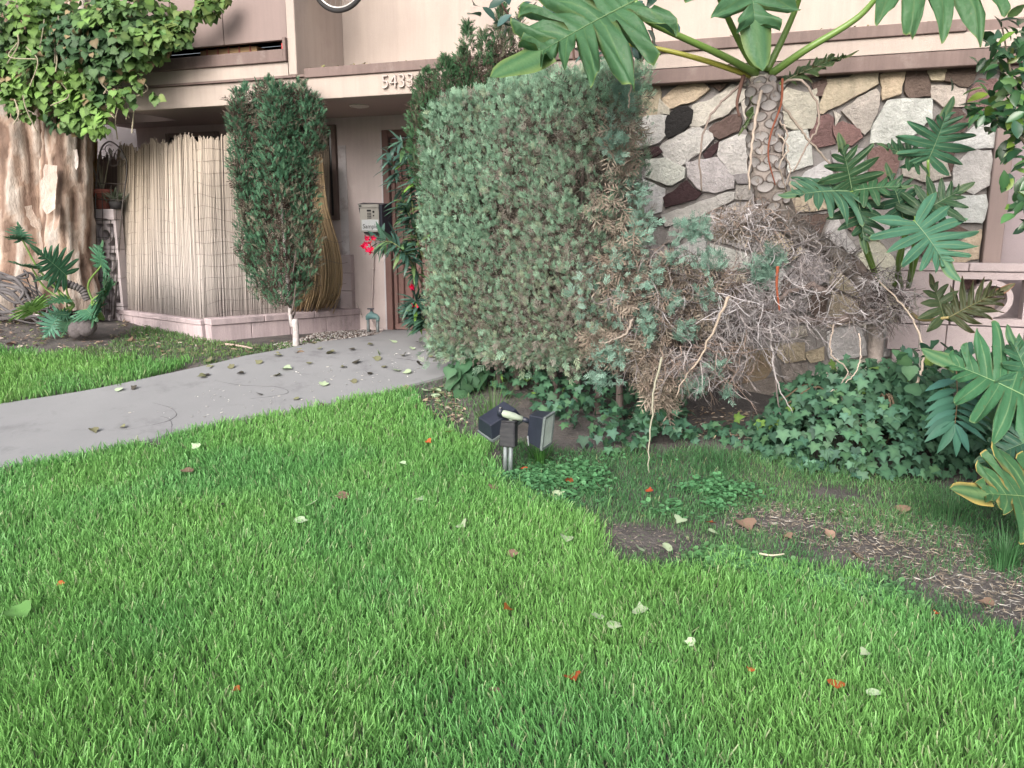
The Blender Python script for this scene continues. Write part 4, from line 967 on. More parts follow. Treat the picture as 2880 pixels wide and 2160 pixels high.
# dead brown sprays hanging low, and live tufts
ds = MB()
def sprays(mb, T, cx, cy, rx, ry, Y, dY, n, size, cols, dirv, jit=.5):
    t, r_ = rng.random(n) * 6.28, np.sqrt(rng.random(n)); P = np.array([at(cx + rx * a_ * math.cos(b_), cy + ry * a_ * math.sin(b_), Y + y_) for a_, b_, y_ in zip(r_, t, rng.uniform(-dY, dY, n))])
    X, Y_, Z = frames(nrm(np.asarray(dirv) + jit * rng.normal(size=(n, 3))), rdir(n) + A(0, -.5, .3)); q = rng.random((n, 1))
    mb.scatter(T, P, X, Y_, Z, rng.uniform(*size, n), (A(*cols[0]) * (1 - q) + A(*cols[1]) * q) * rng.uniform(.75, 1.2, (n, 1)))
for (x, y, rx, ry, n) in ((1420, 830, 40, 40, 200), (1435, 870, 14, 30, 60), (1310, 740, 50, 34, 130), (1380, 760, 50, 40, 180), (1450, 640, 110, 90, 560), (1520, 620, 90, 50, 260), (1600, 480, 60, 30, 160), (1345, 580, 40, 110, 220), (1345, 300, 26, 90, 110), (1310, 440, 50, 60, 50)):
    sprays(ds, DEAD[n % 3], x, y, rx, ry, 5.38, .15, n, (.07, .15), ((.24, .185, .15), (.23, .20, .165)), (0, -.25, -.5), .7)
tag(ds.build('brown_sprays', M['twig'], dj), kind='stuff')
lt = MB()
for (x, y, rx, ry, n) in ((1350, 560, 34, 70, 60), (1300, 640, 60, 90, 90), (1500, 500, 34, 24, 120), (1535, 570, 32, 22, 90), (1640, 590, 28, 22, 80), (1668, 560, 24, 28, 110), (1650, 600, 18, 18, 60), (1530, 640, 24, 14, 70), (1455, 560, 30, 26, 60), (1400, 610, 30, 36, 50), (1480, 720, 20, 22, 70), (1395, 690, 20, 24, 70),
                          (1500, 830, 28, 18, 80), (1550, 790, 18, 12, 40), (1450, 650, 16, 14, 50), (1320, 770, 40, 20, 120), (1400, 720, 16, 24, 50), (1570, 850, 16, 12, 30), (1300, 820, 30, 12, 60), (1390, 500, 24, 36, 50), (1370, 430, 18, 34, 40), (1350, 200, 24, 46, 150), (1330, 300, 24, 60, 90)):
    sprays(lt, SPR[n % 4], x, y, rx, ry, 5.25, .12, n, (.05, .09), (A(.15, .27, .195), A(.24, .365, .28)), (0, -.35, .35), .7)
tag(lt.build('green_tufts', M['juniper'], dj), kind='stuff')
def stick(name, pts, r0, r1, col, label, parent=None):
    P = spl([at(*q) for q in pts], 22); P += .004 * rng.normal(size=P.shape)
    o = MB().tube(P, np.linspace(r0, r1, 22), 7, col).build(name, M['twig'], parent, smooth=True)
    return o
for pts, r0, r1, c in (([(1577, 640, 4.95), (1555, 680, 4.95), (1520, 760, 5.0), (1480, 815, 5.0), (1460, 860, 5.0)], .014, .006, (.42, .34, .28)), ([(1367, 690, 5.1), (1350, 720, 5.1), (1320, 737, 5.1), (1295, 742, 5.1)], .013, .006, (.36, .30, .26)),
                       ([(1665, 680, 5.2), (1668, 760, 5.1), (1680, 830, 5.05), (1712, 892, 5.0)], .013, .006, (.36, .33, .33)), ([(1672, 700, 5.25), (1672, 800, 5.25), (1684, 880, 5.3), (1688, 945, 5.35)], .011, .006, (.27, .23, .22)),
                       ([(1430, 770, 5.0), (1413, 850, 4.95), (1403, 960, 4.85), (1402, 1058, 4.7)], .011, .006, (.40, .38, .30)), ([(1975, 620, 5.2), (1985, 700, 5.2), (1987, 780, 5.2), (1990, 840, 5.2)], .008, .005, (.34, .31, .29))):
    stick('branch', pts, r0 * .75, r1 * .5, A(*c) * .72, None, dj)

# ================================================================== TREE PHILODENDRON
tp = empty('tree_philodendron', grd(1880, 790), 'tree philodendron with a scarred bare stem and huge lobed leaves', 'philodendron')
TS = spl([at(1645, 168, 5.25), at(1650, 240, 5.25), at(1655, 330, 5.25), at(1668, 420, 5.28), at(1720, 495, 5.38), at(1800, 545, 5.45), at(1860, 610, 5.5), at(1890, 690, 5.5), at(1890, 790, 5.5)], 60)
TR = np.interp(np.linspace(0, 1, 60), [0, .04, .33, .45, .6, 1], [.075, .098, .112, .085, .055, .05])
nseg = 22; th = np.arange(nseg) / nseg * 6.2832
tv = MB(); tv.tube(TS, TR, nseg, A(.235, .19, .17)); V = tv.v[0]; c_ = np.repeat(TS, nseg, 0)
tv.v[0] = V + nrm(V - c_) * ((fbm(V, 14.0) - .5) * .03)[:, None]; tv.c[0] = np.clip(A(.27, .235, .22) * (.55 + 1.0 * fbm(V, 20.0))[:, None], 0, 1)
M['phil_bark'] = surf('fibrous_stem', (1, 1, 1), (.8, .78, .75), 20.0, .92, .9, 60.0, .2, attr=True, bdist=.012)
tv.build('trunk', M['phil_bark'], tp, smooth=True)
sc_ = MB(); t = np.arange(16) / 16 * 6.2832
V = np.vstack([np.c_[.5 * r * np.cos(t), .5 * (r if True else 0) * .68 * np.sin(t) * (1 - .18 * np.abs(np.cos(t))), np.full(16, z)] for r, z in ((1.12, -.02), (1.06, .045), (.94, .036), (.88, .022))] + [np.array([[0, 0, .028]])])
F = [[g * 16 + i, g * 16 + (i + 1) % 16, (g + 1) * 16 + (i + 1) % 16, (g + 1) * 16 + i] for g in range(3) for i in range(16)] + [[48 + i, 48 + (i + 1) % 16, 64] for i in range(16)]
C = np.vstack([np.tile(A(.13, .10, .09), (16, 1)), np.tile(A(.17, .135, .12), (16, 1)), np.tile(A(.34, .31, .31), (16, 1)), np.tile(A(.45, .42, .42), (16, 1)), [[.47, .44, .44]]])
scar_me = sc_.add(V, F, C).mesh('leaf_scar', M['phil_bark'], smooth=True)
dist = np.r_[0, np.cumsum(np.linalg.norm(np.diff(TS, axis=0), axis=1))]; k = 0; d = .05
while d < .80:
    i = int(np.interp(d, dist, np.arange(60))); T = nrm(TS[min(i + 1, 59)] - TS[max(i - 1, 0)]); X0 = nrm(np.cross(T, A(0, 1, 0))); Y0 = np.cross(T, X0)
    for j in range(6):
        a = (j + .5 * (k % 2)) / 6 * 6.2832 + rng.normal() * .06; o = nrm(X0 * math.cos(a) + Y0 * math.sin(a)); p = TS[i] + o * (TR[i] * 1.0) + T * rng.normal() * .004
        xx = nrm(np.cross(T, o)); newobj('leaf_scar', scar_me, tp, basis(p, xx, np.cross(o, xx), o, .098 * rng.uniform(.88, 1.1) * TR[i] / .11))
    d += .052; k += 1
crown_p = at(1645, 172, 5.25); cu_ = crown_p + A(0, 0, .03)
MB().tube([crown_p - A(0, 0, .03), crown_p + A(0, 0, .02), crown_p + A(0, -.01, .035)], [.09, .075, .05], 16, A(.60, .55, .48)).build('stem_top', M['phil_bark'], tp, smooth=True)
CAM = A(0, -1, .15)
G1, G2, G3 = (.05, .13, .07), (.058, .14, .06), (.030, .076, .038)
YE = (.16, .22, .07)
place_phil(tp, (1372, 2), (1058, 152), (-.25, -.85, .55), .54, 4.85, 4.55, pet=[cu_ + A(-.04, -.02, 0), at(1560, 120, 5.1), at(1450, 70, 4.95), at(1395, 42, 4.9)], nl=6, p=2.8, sinus=.26, droop=.34, ruff=.16, seed=3, green=(.048, .118, .048), edge=YE, rib=(.14, .23, .10), a0=2.0, a1=.62, pr=.019, curl=.05, tipw=.42)
place_phil(tp, (1612, -100), (1655, 140), (.05, -.95, .25), .66, 4.95, 4.72, pet=[cu_ + A(0, -.03, .02), at(1640, 70, 5.15), at(1625, -20, 5.05)], nl=4, p=2.6, sinus=.38, droop=.25, ruff=.14, seed=8, green=(.062, .15, .066), edge=YE, rib=(.15, .24, .11), a0=1.9, a1=.75, pr=.020, curl=.10, tipw=.5)
place_phil(tp, (1912, -28), (2330, -45), (.1, -.6, .8), .36, 4.9, 4.7, pet=[cu_ + A(.05, -.02, 0), at(1740, 108, 5.1), at(1850, 40, 5.0)], nl=7, p=2.6, sinus=.3, droop=.75, ruff=.12, seed=12, green=G2, edge=YE, rib=(.14, .23, .10), a0=2.1, a1=.7, pr=.020, curl=.05)
place_phil(tp, (1535, -60), (1470, -250), (0, -.7, .7), .4, 4.95, 4.8, pet=[cu_ + A(-.03, 0, .02), at(1600, 95, 5.2), at(1560, 10, 5.05)], nl=6, seed=15, green=G2, pr=.018)
place_phil(tp, (1735, -40), (1800, -260), (0, -.7, .7), .4, 5.1, 5.0, pet=[cu_ + A(.03, .01, .02), at(1690, 85, 5.25), at(1722, 10, 5.2)], nl=6, seed=16, green=G2, pr=.018)
place_phil(tp, (1350, 96), (1290, 60), (0, -.7, .7), .5, 5.2, 5.3, pet=[cu_ + A(-.06, 0, -.01), at(1520, 130, 5.15), at(1420, 105, 5.18)], petcol=(.34, .33, .06), nl=4, seed=17, green=G3, pr=.015)
o = place_phil(tp, (1690, 178), (1850, 92), (.3, -.5, .8), .26, 5.28, 5.15, pet=[cu_ + A(.05, .03, -.04), at(1672, 186, 5.3)], nl=8, p=1.6, sinus=.12, droop=.5, ruff=.2, seed=21, green=(.05, .085, .035), edge=(.22, .19, .09), rib=(.20, .20, .10), a0=1.2, a1=.3, pr=.012); o["label"] = 'wilted dark leaf with shrivelled narrow lobes'
place_phil(tp, (1660, 190), (1600, 290), (.1, -.9, .2), .16, 5.2, 5.15, nl=4, p=2, seed=23, green=(.055, .10, .03), edge=(.2, .2, .08))
for pts, r, c in (([(1606, 165, 5.22), (1598, 195, 5.12), (1592, 225, 5.1), (1597, 252, 5.1)], .014, (.13, .07, .06)), ([(1690, 170, 5.12), (1687, 225, 5.1), (1665, 290, 5.1), (1660, 340, 5.1), (1675, 400, 5.12)], .008, (.20, .06, .04)),
                  ([(1680, 575, 5.1), (1678, 620, 5.1), (1684, 672, 5.1)], .011, (.22, .055, .035))):
    MB().tube(spl([at(*q) for q in pts], 20), np.linspace(r, r * .5, 20), 7, c).build('sheath', M['twig'], tp, smooth=True)
for pts, r in (([(1610, 175, 5.2), (1570, 210, 5.1), (1530, 260, 5.05), (1512, 330, 5.05), (1515, 412, 5.1)], .009), ([(1690, 180, 5.2), (1730, 175, 5.1), (1765, 225, 5.1), (1768, 270, 5.1), (1745, 310, 5.12), (1715, 370, 5.15)], .009),
               ([(1680, 215, 5.25), (1715, 260, 5.25), (1745, 300, 5.25), (1790, 350, 5.25), (1835, 405, 5.22)], .010), ([(1645, 195, 5.12), (1632, 260, 5.1), (1622, 330, 5.1), (1618, 410, 5.12)], .011), ([(1680, 290, 5.15), (1702, 320, 5.12), (1685, 360, 5.12), (1700, 420, 5.2)], .006),
               ([(1685, 260, 5.15), (1700, 290, 5.12), (1690, 330, 5.12), (1708, 360, 5.14), (1698, 400, 5.14)], .006), ([(1980, 830, 4.9), (1995, 780, 4.95), (1985, 720, 5.0), (1950, 660, 5.1), (1890, 600, 5.2)], .009), ([(1800, 700, 5.1), (1795, 760, 5.0), (1830, 800, 4.95), (1812, 840, 4.95), (1820, 866, 4.95)], .006),
               ([(1855, 720, 5.05), (1858, 780, 5.0), (1835, 820, 4.95), (1790, 850, 4.9)], .005), ([(1350, 95, 5.15), (1362, 105, 5.1), (1368, 150, 5.05), (1360, 210, 5.05), (1358, 235, 5.05)], .008)):
    P = spl([at(*q) for q in pts], 30); P += .003 * rng.normal(size=P.shape)
    MB().tube(P, np.linspace(r, r * .55, 30), 7, A(.33, .27, .23) * rng.uniform(.7, 1.15)).build('aerial_root', M['twig'], tp, smooth=True)
for i in range(24, 54):
    for k in range(2):
        dd = nrm(rdir(1)[0] + A(0, -.5, -.1)); p = TS[i] + dd * TR[i] * .95; P = [p]; ax = rdir(1)[0]
        for q in range(6):
            dd = nrm(dd + np.cross(ax, dd) * .45 + .25 * rng.normal(size=3) + A(0, 0, -.1)); P.append(P[-1] + dd * .026)
        rt.tube(P, np.linspace(.0035, .0015, 7), 3, A(.34, .29, .265) * rng.uniform(.55, 1.2), cap=False)
tag(rt.build('fibrous_roots', M['twig'], tp), kind='stuff')

# lower philodendron in front of the stone wall
lp = empty('philodendron', grd(1990, 850), 'philodendron with finger-lobed dark leaves against the right end of the stone wall', 'philodendron')
R0 = at(1900, 620, 5.5)
kw = dict(p=1.9, sinus=.16, edge=(.16, .22, .10), rib=(.22, .32, .17))
place_phil(lp, (1840, 412), (1822, 288), (-.1, -.8, .55), .62, 5.1, 5.0, pet=[R0, at(1870, 520, 5.35)], nl=6, seed=31, green=G3, **kw)
place_phil(lp, (1836, 414), (1690, 402), (-.1, -.6, .75), .52, 5.08, 4.9, pet=[R0, at(1862, 520, 5.3)], nl=7, seed=32, green=(.042, .11, .065), droop=.5, **kw)
place_phil(lp, (1845, 412), (1975, 388), (.1, -.6, .75), .42, 5.08, 4.95, nl=6, seed=33, green=(.042, .115, .06), droop=.4, **kw)
place_phil(lp, (1850, 420), (1880, 540), (.1, -.7, .6), .45, 5.08, 4.85, nl=6, seed=34, green=G3, droop=.4, **kw)
place_phil(lp, (2005, 345), (2068, 212), (.15, -.8, .5), .68, 5.2, 5.05, pet=[R0 + A(.2, 0, 0), at(2002, 470, 5.35)], nl=7, seed=35, green=(.05, .135, .085), **kw)
place_phil(lp, (1990, 350), (1905, 300), (-.1, -.7, .7), .5, 5.25, 5.2, nl=6, seed=36, green=(.03, .085, .04), **kw)
place_phil(lp, (1978, 467), (2105, 386), (.1, -.75, .65), .55, 5.1, 5.0, pet=[R0 + A(.2, 0, 0), at(1970, 560, 5.3)], nl=7, seed=37, green=G3, **kw)
place_phil(lp, (1950, 470), (1925, 350), (0, -.8, .5), .5, 5.2, 5.15, pet=[R0 + A(.1, 0, 0), at(1950, 540, 5.3)], nl=6, seed=38, green=(.028, .08, .045), **kw)
place_phil(lp, (1975, 478), (2085, 598), (.15, -.85, .5), .92, 4.95, 4.7, pet=[R0 + A(.15, 0, 0), at(1940, 560, 5.2), at(1962, 500, 5.05)], nl=7, seed=39, green=(.052, .14, .085), droop=.2, **kw)
w = place_phil(lp, (2049, 686), (2195, 605), (.0, -.7, .6), .42, 4.95, 4.9, pet=[R0 + A(.2, 0, -.15), at(1990, 690, 5.1)], petcol=(.24, .19, .08), nl=8, p=1.5, sinus=.10, seed=40, green=(.05, .065, .03), edge=(.30, .16, .08), rib=(.16, .15, .06), a0=1.5, a1=.3, ruff=.18); w["label"] = 'withered olive and brown leaf with curled tips'
place_phil(lp, (2040, 690), (2015, 590), (-.1, -.8, .4), .5, 4.98, 5.0, nl=5, p=1.6, sinus=.12, seed=41, green=(.045, .075, .035), edge=(.16, .11, .06), rib=(.14, .16, .07))
# near philodendron reaching in from the right edge
npd = empty('philodendron', grd(2330, 1010), 'glossy philodendron with broad lobed leaves reaching in over the ivy', 'philodendron')
R1_ = grd(2330, 1010)
place_phil(npd, (2245, 872), (2012, 742), (-.2, -.75, .65), .58, 4.3, 4.35, pet=[R1_, at(2320, 950, 4.3)], nl=7, p=2.3, sinus=.25, seed=51, green=(.058, .175, .085), edge=(.18, .28, .12), rib=(.26, .42, .2), droop=.25)
place_phil(npd, (2235, 860), (2190, 700), (0, -.8, .5), .5, 4.35, 4.4, nl=6, p=2.3, sinus=.25, seed=52, green=(.045, .13, .065), edge=(.14, .22, .1), rib=(.22, .36, .17))
g = place_phil(npd, (2275, 1082), (2075, 1040), (-.25, -.65, .75), .60, 3.75, 3.6, pet=[R1_, at(2330, 1060, 3.9)], nl=6, p=2.4, sinus=.42, seed=53, green=(.040, .105, .045), edge=(.44, .33, .10), rib=(.20, .30, .12), droop=.25, ruff=.08, tipw=.4); g["label"] = 'large lobed leaf with brown scorched yellow edges'
place_phil(npd, (2290, 930), (2110, 985), (-.2, -.6, .8), .5, 4.15, 4.1, pet=[R1_, at(2320, 960, 4.2)], nl=7, p=2.0, sinus=.22, seed=54, green=(.026, .075, .045), edge=(.09, .13, .07), rib=(.12, .2, .1))
# small philodendron at the foot of the big tree
zl = lambda x, y: (x * .18517, 460.8 + y * .18517)
sp = empty('philodendron', grd(205, 735), 'small spreading philodendron with split leaves at the foot of the ivy tree', 'philodendron')
S0_ = at(160, 660, 7.75); S1_ = at(225, 690, 7.75)
kl = dict(p=1.7, sinus=.16, edge=(.12, .2, .10), rib=(.22, .34, .18), nl=8)
for i, (bx_, tx_, wd, gr, st) in enumerate((((262, 312), (190, 110), .75, (.05, .15, .085), S0_), ((250, 300), (30, 240), .5, (.05, .14, .08), None), ((772, 722), (400, 370), .52, (.04, .125, .07), S0_), ((1180, 610), (1150, 310), .85, (.045, .15, .08), S1_), ((640, 762), (365, 760), .5, (.04, .12, .065), S0_), ((1205, 1015), (1160, 770), .95, (.045, .14, .08), S1_),
                                            ((700, 1190), (470, 1490), .50, (.075, .21, .14), S0_), ((780, 1000), (510, 1040), .5, (.04, .13, .07), S0_), ((400, 1150), (270, 990), .6, (.17, .30, .07), S0_), ((800, 1190), (560, 1150), .45, (.04, .12, .07), None), ((1010, 1120), (1120, 1230), .6, (.05, .15, .09), S1_), ((370, 640), (200, 540), .5, (.05, .14, .08), S0_), ((1250, 900), (1330, 790), .7, (.05, .14, .07), S1_), ((820, 1240), (700, 1420), .6, (.03, .09, .05), None))):
    place_phil(sp, zl(*bx_), zl(*tx_), (rng.normal() * .2, -.75, .6), wd, 7.7, 7.6 - .1 * (i % 3), pet=None if st is None else [st, at(*zl((bx_[0] * .6 + 320), bx_[1] * .6 + 500), 7.75)], pr=.010, seed=60 + i, green=gr, **kl)
P = spl([at(*zl(600, 830), 7.8), at(*zl(720, 810), 7.78), at(*zl(840, 840), 7.78), at(*zl(960, 900), 7.8), at(*zl(1020, 1010), 7.8)], 60)
MB().tube(P, .036 + .006 * np.sin(np.arange(60) * 1.5), 12, np.where((np.arange(60) % 4 < 1)[:, None], A(.05, .045, .045), A(.16, .145, .15))).build('stem', M['phil_bark'], sp, smooth=True)
for (x, y) in ((900, 1360), (1010, 1330)):
    c = at(*zl(x, y), 7.62); MB().tube([c + A(-.02, .1, .0), c, c + A(.01, -.05, -.02), c + A(.01, -.06, -.02)], [.07, .085, .07, .02], 12, A(.13, .115, .12)).build('stem_stub', M['phil_bark'], sp, smooth=True)

# ================================================================== LEAFY PLANTS
def leafy(parent, T, mat, colf, P, D, hint, size, n_ind, name='leaf'):
    """leaves as single parts for the n_ind nearest the viewer, the rest as one joined part"""
    n = len(P); X, Y, Z = frames(D, hint); sc = rng.uniform(*size, n); order = np.argsort(np.linalg.norm(P - A(0, 0, EYE), axis=1)); ind = order[:n_ind]; rest = order[n_ind:]
    Cs = colf(P); meshes = []
    lv = np.linspace(0, 1, 6)
    med = Cs.mean(1); q = np.argsort(np.argsort(med[ind])) * 6 // max(len(ind), 1)
    for g in range(6):
        s = ind[q == g]
        if len(s) == 0: continue
        me = tmesh(T, name, M[mat], Cs[s].mean(0))
        for i in s: newobj(name, me, parent, basis(P[i], X[i], Y[i], Z[i], sc[i]))
    if len(rest):
        mb = MB().scatter(T, P[rest], X[rest], Y[rest], Z[rest], sc[rest], Cs[rest])
        tag(mb.build('foliage', M[mat], parent, smooth=True), kind='stuff')
def mixc(a, b, lo=.7, hi=1.25, third=None, f=.1):
    def c(P):
        q = rng.random((len(P), 1)); o = (A(*a) * (1 - q) + A(*b) * q) * rng.uniform(lo, hi, (len(P), 1))
        if third is not None: o = np.where(rng.random((len(P), 1)) < f, A(*third) * rng.uniform(.8, 1.15, (len(P), 1)), o)
        return np.clip(o, .004, .9)
    return c
IVC = mixc((.036, .10, .062), (.072, .155, .095), third=(.13, .24, .06), f=.02)
# mound of ivy
mc = at(1880, 905, 5.2); mc[2] = gz(mc[0], mc[1])
im = empty('ivy_mound', mc, 'mound of dark green star-leaved ivy in front of the stone wall', 'ivy')
n = 1900; d = rdir(n); d[:, 2] = np.abs(d[:, 2]); rr = rng.uniform(.72, 1.04, n)[:, None]
P = mc + d * rr * A(.78, .55, .63) * (1 + .25 * (fbm(d * 2, 2.0) - .5))[:, None]; P[:, 2] = np.maximum(P[:, 2], gz(P[:, 0], P[:, 1]) + .03)
leafy(im, IVY, 'ivy', IVC, P, nrm(d * A(.6, .6, 0) + A(0, -.25, -.75) + .35 * rng.normal(size=P.shape)), d + A(0, -.6, .5) + .25 * rng.normal(size=P.shape), (.042, .082), 300)
for k in range(14):
    a = rng.random() * 6.28; MB().tube(spl([mc + A(.1 * rng.normal(), .1 * rng.normal(), 0), mc + A(.35 * math.cos(a), .25 * math.sin(a), .45), mc + A(.6 * math.cos(a), .42 * math.sin(a), .35)], 10), .006, 5, A(.10, .075, .05)).build('stem', M['twig'], im)
# ivy along the foot of the hedge
b_ = grd(1240, 930); ih = empty('ivy_bed', b_, 'low bed of dark ivy growing under the hedge behind the floodlight', 'ivy')
def ground_pts(poly, n, hmin, hmax, jit=0):
    G = gpoly(poly); lo, hi = G[:, :2].min(0), G[:, :2].max(0); out = np.zeros((0, 3))
    while len(out) < n:
        q = np.c_[rng.uniform(lo, hi, (4 * n, 2)), np.zeros(4 * n)]; q = q[inpoly(q, G)]; out = np.vstack([out, q])
    out = out[:n]; out[:, 2] = gz(out[:, 0], out[:, 1]) + rng.uniform(hmin, hmax, n) * (.6 + .8 * fbm(out, 3.0)); return out
P = np.vstack([ground_pts([(985, 830), (1130, 880), (1230, 960), (1300, 985), (1420, 985), (1500, 960), (1480, 900), (1250, 860), (1060, 790), (985, 780)], 640, .03, .28), ground_pts([(1440, 960), (1560, 970), (1720, 985), (1720, 930), (1500, 935)], 120, .02, .12)])
up = lambda P: A(0, -.45, .8) + .45 * rng.normal(size=P.shape)
leafy(ih, IVY, 'ivy', IVC, P, nrm(A(0, -.5, -.35) + .7 * rng.normal(size=P.shape)), up(P), (.04, .078), 290)
P = np.array([at(x, y, 6.3 + .1 * rng.normal()) for x, y in zip(rng.normal(1000, 22, 46), rng.normal(815, 20, 46))])
leafy(ih, IVY2, 'ivy', IVC, P, nrm(A(-.2, -.4, -.6) + .4 * rng.normal(size=P.shape)), up(P), (.10, .17), 0)
# dark trailing plants at the right, behind the mound
b_ = grd(2110, 900); iv = empty('trailing_creeper', b_, 'dark small-leaved creeper trailing under the philodendrons at the right edge', 'creeper')
P = np.vstack([ground_pts([(2020, 1010), (2260, 1060), (2300, 900), (2060, 860)], 420, .02, .45), ground_pts([(2240, 1050), (2480, 1120), (2560, 930), (2300, 880)], 320, .02, .3), np.array([at(x, y, Y) for x, y, Y in zip(rng.uniform(1930, 2230, 420), rng.uniform(745, 950, 420), rng.uniform(4.7, 5.6, 420))])])
leafy(iv, IVY2, 'ivy', mixc((.03, .085, .055), (.055, .13, .08), third=(.12, .22, .05), f=.03), P, nrm(A(0, -.4, -.4) + .6 * rng.normal(size=P.shape)), up(P), (.05, .10), 120)
# one pinnate leaf hanging over the ivy
pn = empty('pinnate_shoot', at(2066, 820, 4.6), 'drooping compound leaf with paired narrow leaflets beside the ivy mound', 'plant')
rc = spl([at(2066, 800, 4.7), at(2068, 850, 4.5), at(2066, 885, 4.38), at(2063, 915, 4.3)], 16)
MB().tube(rc, np.linspace(.004, .002, 16), 5, A(.14, .09, .05)).build('rachis', M['stem'], pn)
lm = [tmesh(blade([(0, .01), (.2, .10), (.5, .14), (.8, .08), (1, .004)], .05, -.2), 'leaflet', M['ivy'], c) for c in ((.045, .125, .095), (.034, .10, .075))]
for i in range(7):
    for s in (-1, 1):
        p = rc[2 + i * 2]; dd = nrm(A(s * .9, -.25, -.12 - .05 * i)); X, Y, Z = frames(dd[None], A(0, -.5, .8)[None]); newobj('leaflet', lm[i % 2], pn, basis(p, X[0], Y[0], Z[0], .21))
for s in (-.45, .1, .5):
    dd = nrm(A(s, -.2, -.8)); X, Y, Z = frames(dd[None], A(0, -.8, .4)[None]); newobj('leaflet', lm[0], pn, basis(rc[-1], X[0], Y[0], Z[0], .19))
# glossy shrub behind the hedge top
gs = empty('glossy_shrub', A(.35, 6.35, gz(.35, 6.35)), 'dark glossy oval-leaved shrub showing above the juniper hedge', 'shrub')
pts = [(1045, 12), (1030, 20), (1060, 25), (1085, 40), (1120, 30), (1135, 18), (1190, 20), (1205, 45), (1215, 25), (1230, 60), (1300, 80), (1330, 100), (1345, 62), (1352, 40), (1370, 90), (1400, 25), (1385, 8), (1410, 85), (1425, 70), (1290, 100), (1265, 130), (1250, 110), (1290, 60), (1330, 20), (1180, 5), (1150, 45), (1100, 8), (1220, 5), (1340, 120), (1400, 100), (1360, 130), (1280, 30), (1310, 115), (1165, 15)]
P = np.array([at(x, y, 6.05 + .12 * rng.normal()) for x, y in pts for _ in range(2)]) + .05 * rng.normal(size=(2 * len(pts), 3))
leafy(gs, OVATE, 'shrub', mixc((.022, .062, .045), (.05, .10, .085)), P, nrm(A(0, -.35, -.1) + .8 * rng.normal(size=P.shape)), A(0, -.6, .7) + .3 * rng.normal(size=P.shape), (.11, .17), len(P))
for q in ([(1360, 140), (1345, 90), (1330, 20)], [(1330, 140), (1280, 90), (1200, 30), (1120, 20)], [(1120, 60), (1090, 20), (1075, -20)], [(1380, 140), (1410, 90), (1400, 20)], [(1240, 130), (1235, 60), (1225, 0)]):
    MB().tube(spl([at(x, y, 6.1) for x, y in q], 14), np.linspace(.010, .005, 14), 6, A(.10, .06, .05)).build('stem', M['twig'], gs)
MB().tube(spl([A(.35, 6.35, gz(.35, 6.35)), A(.3, 6.3, 1.5), at(1300, 140, 6.12)], 14), .02, 7, A(.1, .07, .06)).build('stem', M['twig'], gs)
# hibiscus-like shrub entering at the right edge
rs = empty('right_shrub', grd(2420, 900), 'leafy shrub with yellow-green new shoots at the top right edge', 'shrub')
P, cc = [], []
for (x, y, rx, ry, n_, y_) in ((2175, 120, 40, 60, 26, 4.9), (2190, 200, 45, 50, 30, 4.9), (2150, 235, 40, 30, 20, 4.9), (2200, 290, 30, 40, 22, 4.9), (2215, 430, 34, 60, 46, 4.7), (2240, 250, 40, 160, 40, 4.9), (2200, 85, 50, 30, 14, 4.9), (2110, 240, 20, 16, 7, 4.9)):
    P += [at(x + rx * rng.normal() * .6, y + ry * rng.normal() * .6, y_ + .1 * rng.normal()) for _ in range(n_)]
P = np.array(P); P = np.vstack([P, P[: len(P) // 2] + .05 * rng.normal(size=(len(P) // 2, 3))])
leafy(rs, OVATE, 'shrub', mixc((.022, .07, .03), (.045, .115, .05), third=(.13, .23, .04), f=.16), P, nrm(A(-.3, -.3, -.1) + .8 * rng.normal(size=P.shape)), A(0, -.6, .7) + .35 * rng.normal(size=P.shape), (.07, .125), len(P))
for q in ([(2300, 420), (2240, 300), (2190, 180), (2165, 60)], [(2300, 400), (2230, 330), (2160, 240), (2105, 235)], [(2300, 560), (2240, 480), (2205, 400)], [(2300, 420), (2250, 200), (2210, 90)]):
    MB().tube(spl([at(x, y, 4.9) for x, y in q], 16), np.linspace(.012, .004, 16), 6, A(.20, .17, .13)).build('stem', M['twig'], rs)
MB().tube(spl([grd(2420, 900), at(2360, 650, 4.9), at(2300, 420, 4.9)], 14), .022, 7, A(.17, .14, .11)).build('stem', M['twig'], rs)
# oleander by the gate
ol = empty('oleander', A(-.98, 7.35, gz(-.98, 7.35)), 'oleander with long narrow leaves and crimson flowers in front of the gate', 'oleander')
OY = 7.25
stems = [[(905, 640), (890, 520), (868, 410), (838, 330)], [(915, 600), (895, 470), (880, 370), (870, 305)], [(915, 620), (885, 560), (850, 525), (822, 522)], [(915, 690), (905, 660), (897, 650)], [(920, 560), (905, 430), (895, 330)], [(925, 720), (915, 690), (900, 680)], [(915, 560), (890, 480), (868, 430)]]
P, D = [], []
for q in stems:
    S = spl([at(x, y, OY + .1 * rng.normal()) for x, y in q], 16); MB().tube(S, np.linspace(.009, .004, 16), 6, A(.12, .15, .06)).build('stem', M['stem'], ol)
    for i in range(2, 16):
        t = nrm(S[i] - S[i - 1])
        for k in range(6):
            s = rdir(1)[0]; s = nrm(s - t * (s @ t)); P.append(S[i]); D.append(nrm(s * .9 + t * rng.uniform(.1, .6) + A(-.25, -.25, -.2)))
P, D = np.array(P), np.array(D)
leafy(ol, LANCE, 'olean', mixc((.035, .09, .062), (.07, .14, .10), third=(.20, .32, .06), f=.06), P, D, A(0, -.3, 1) + .2 * rng.normal(size=P.shape), (.13, .215), 290)
pm_ = tmesh(PETAL, 'petal', M['petal'], (.62, .012, .075))
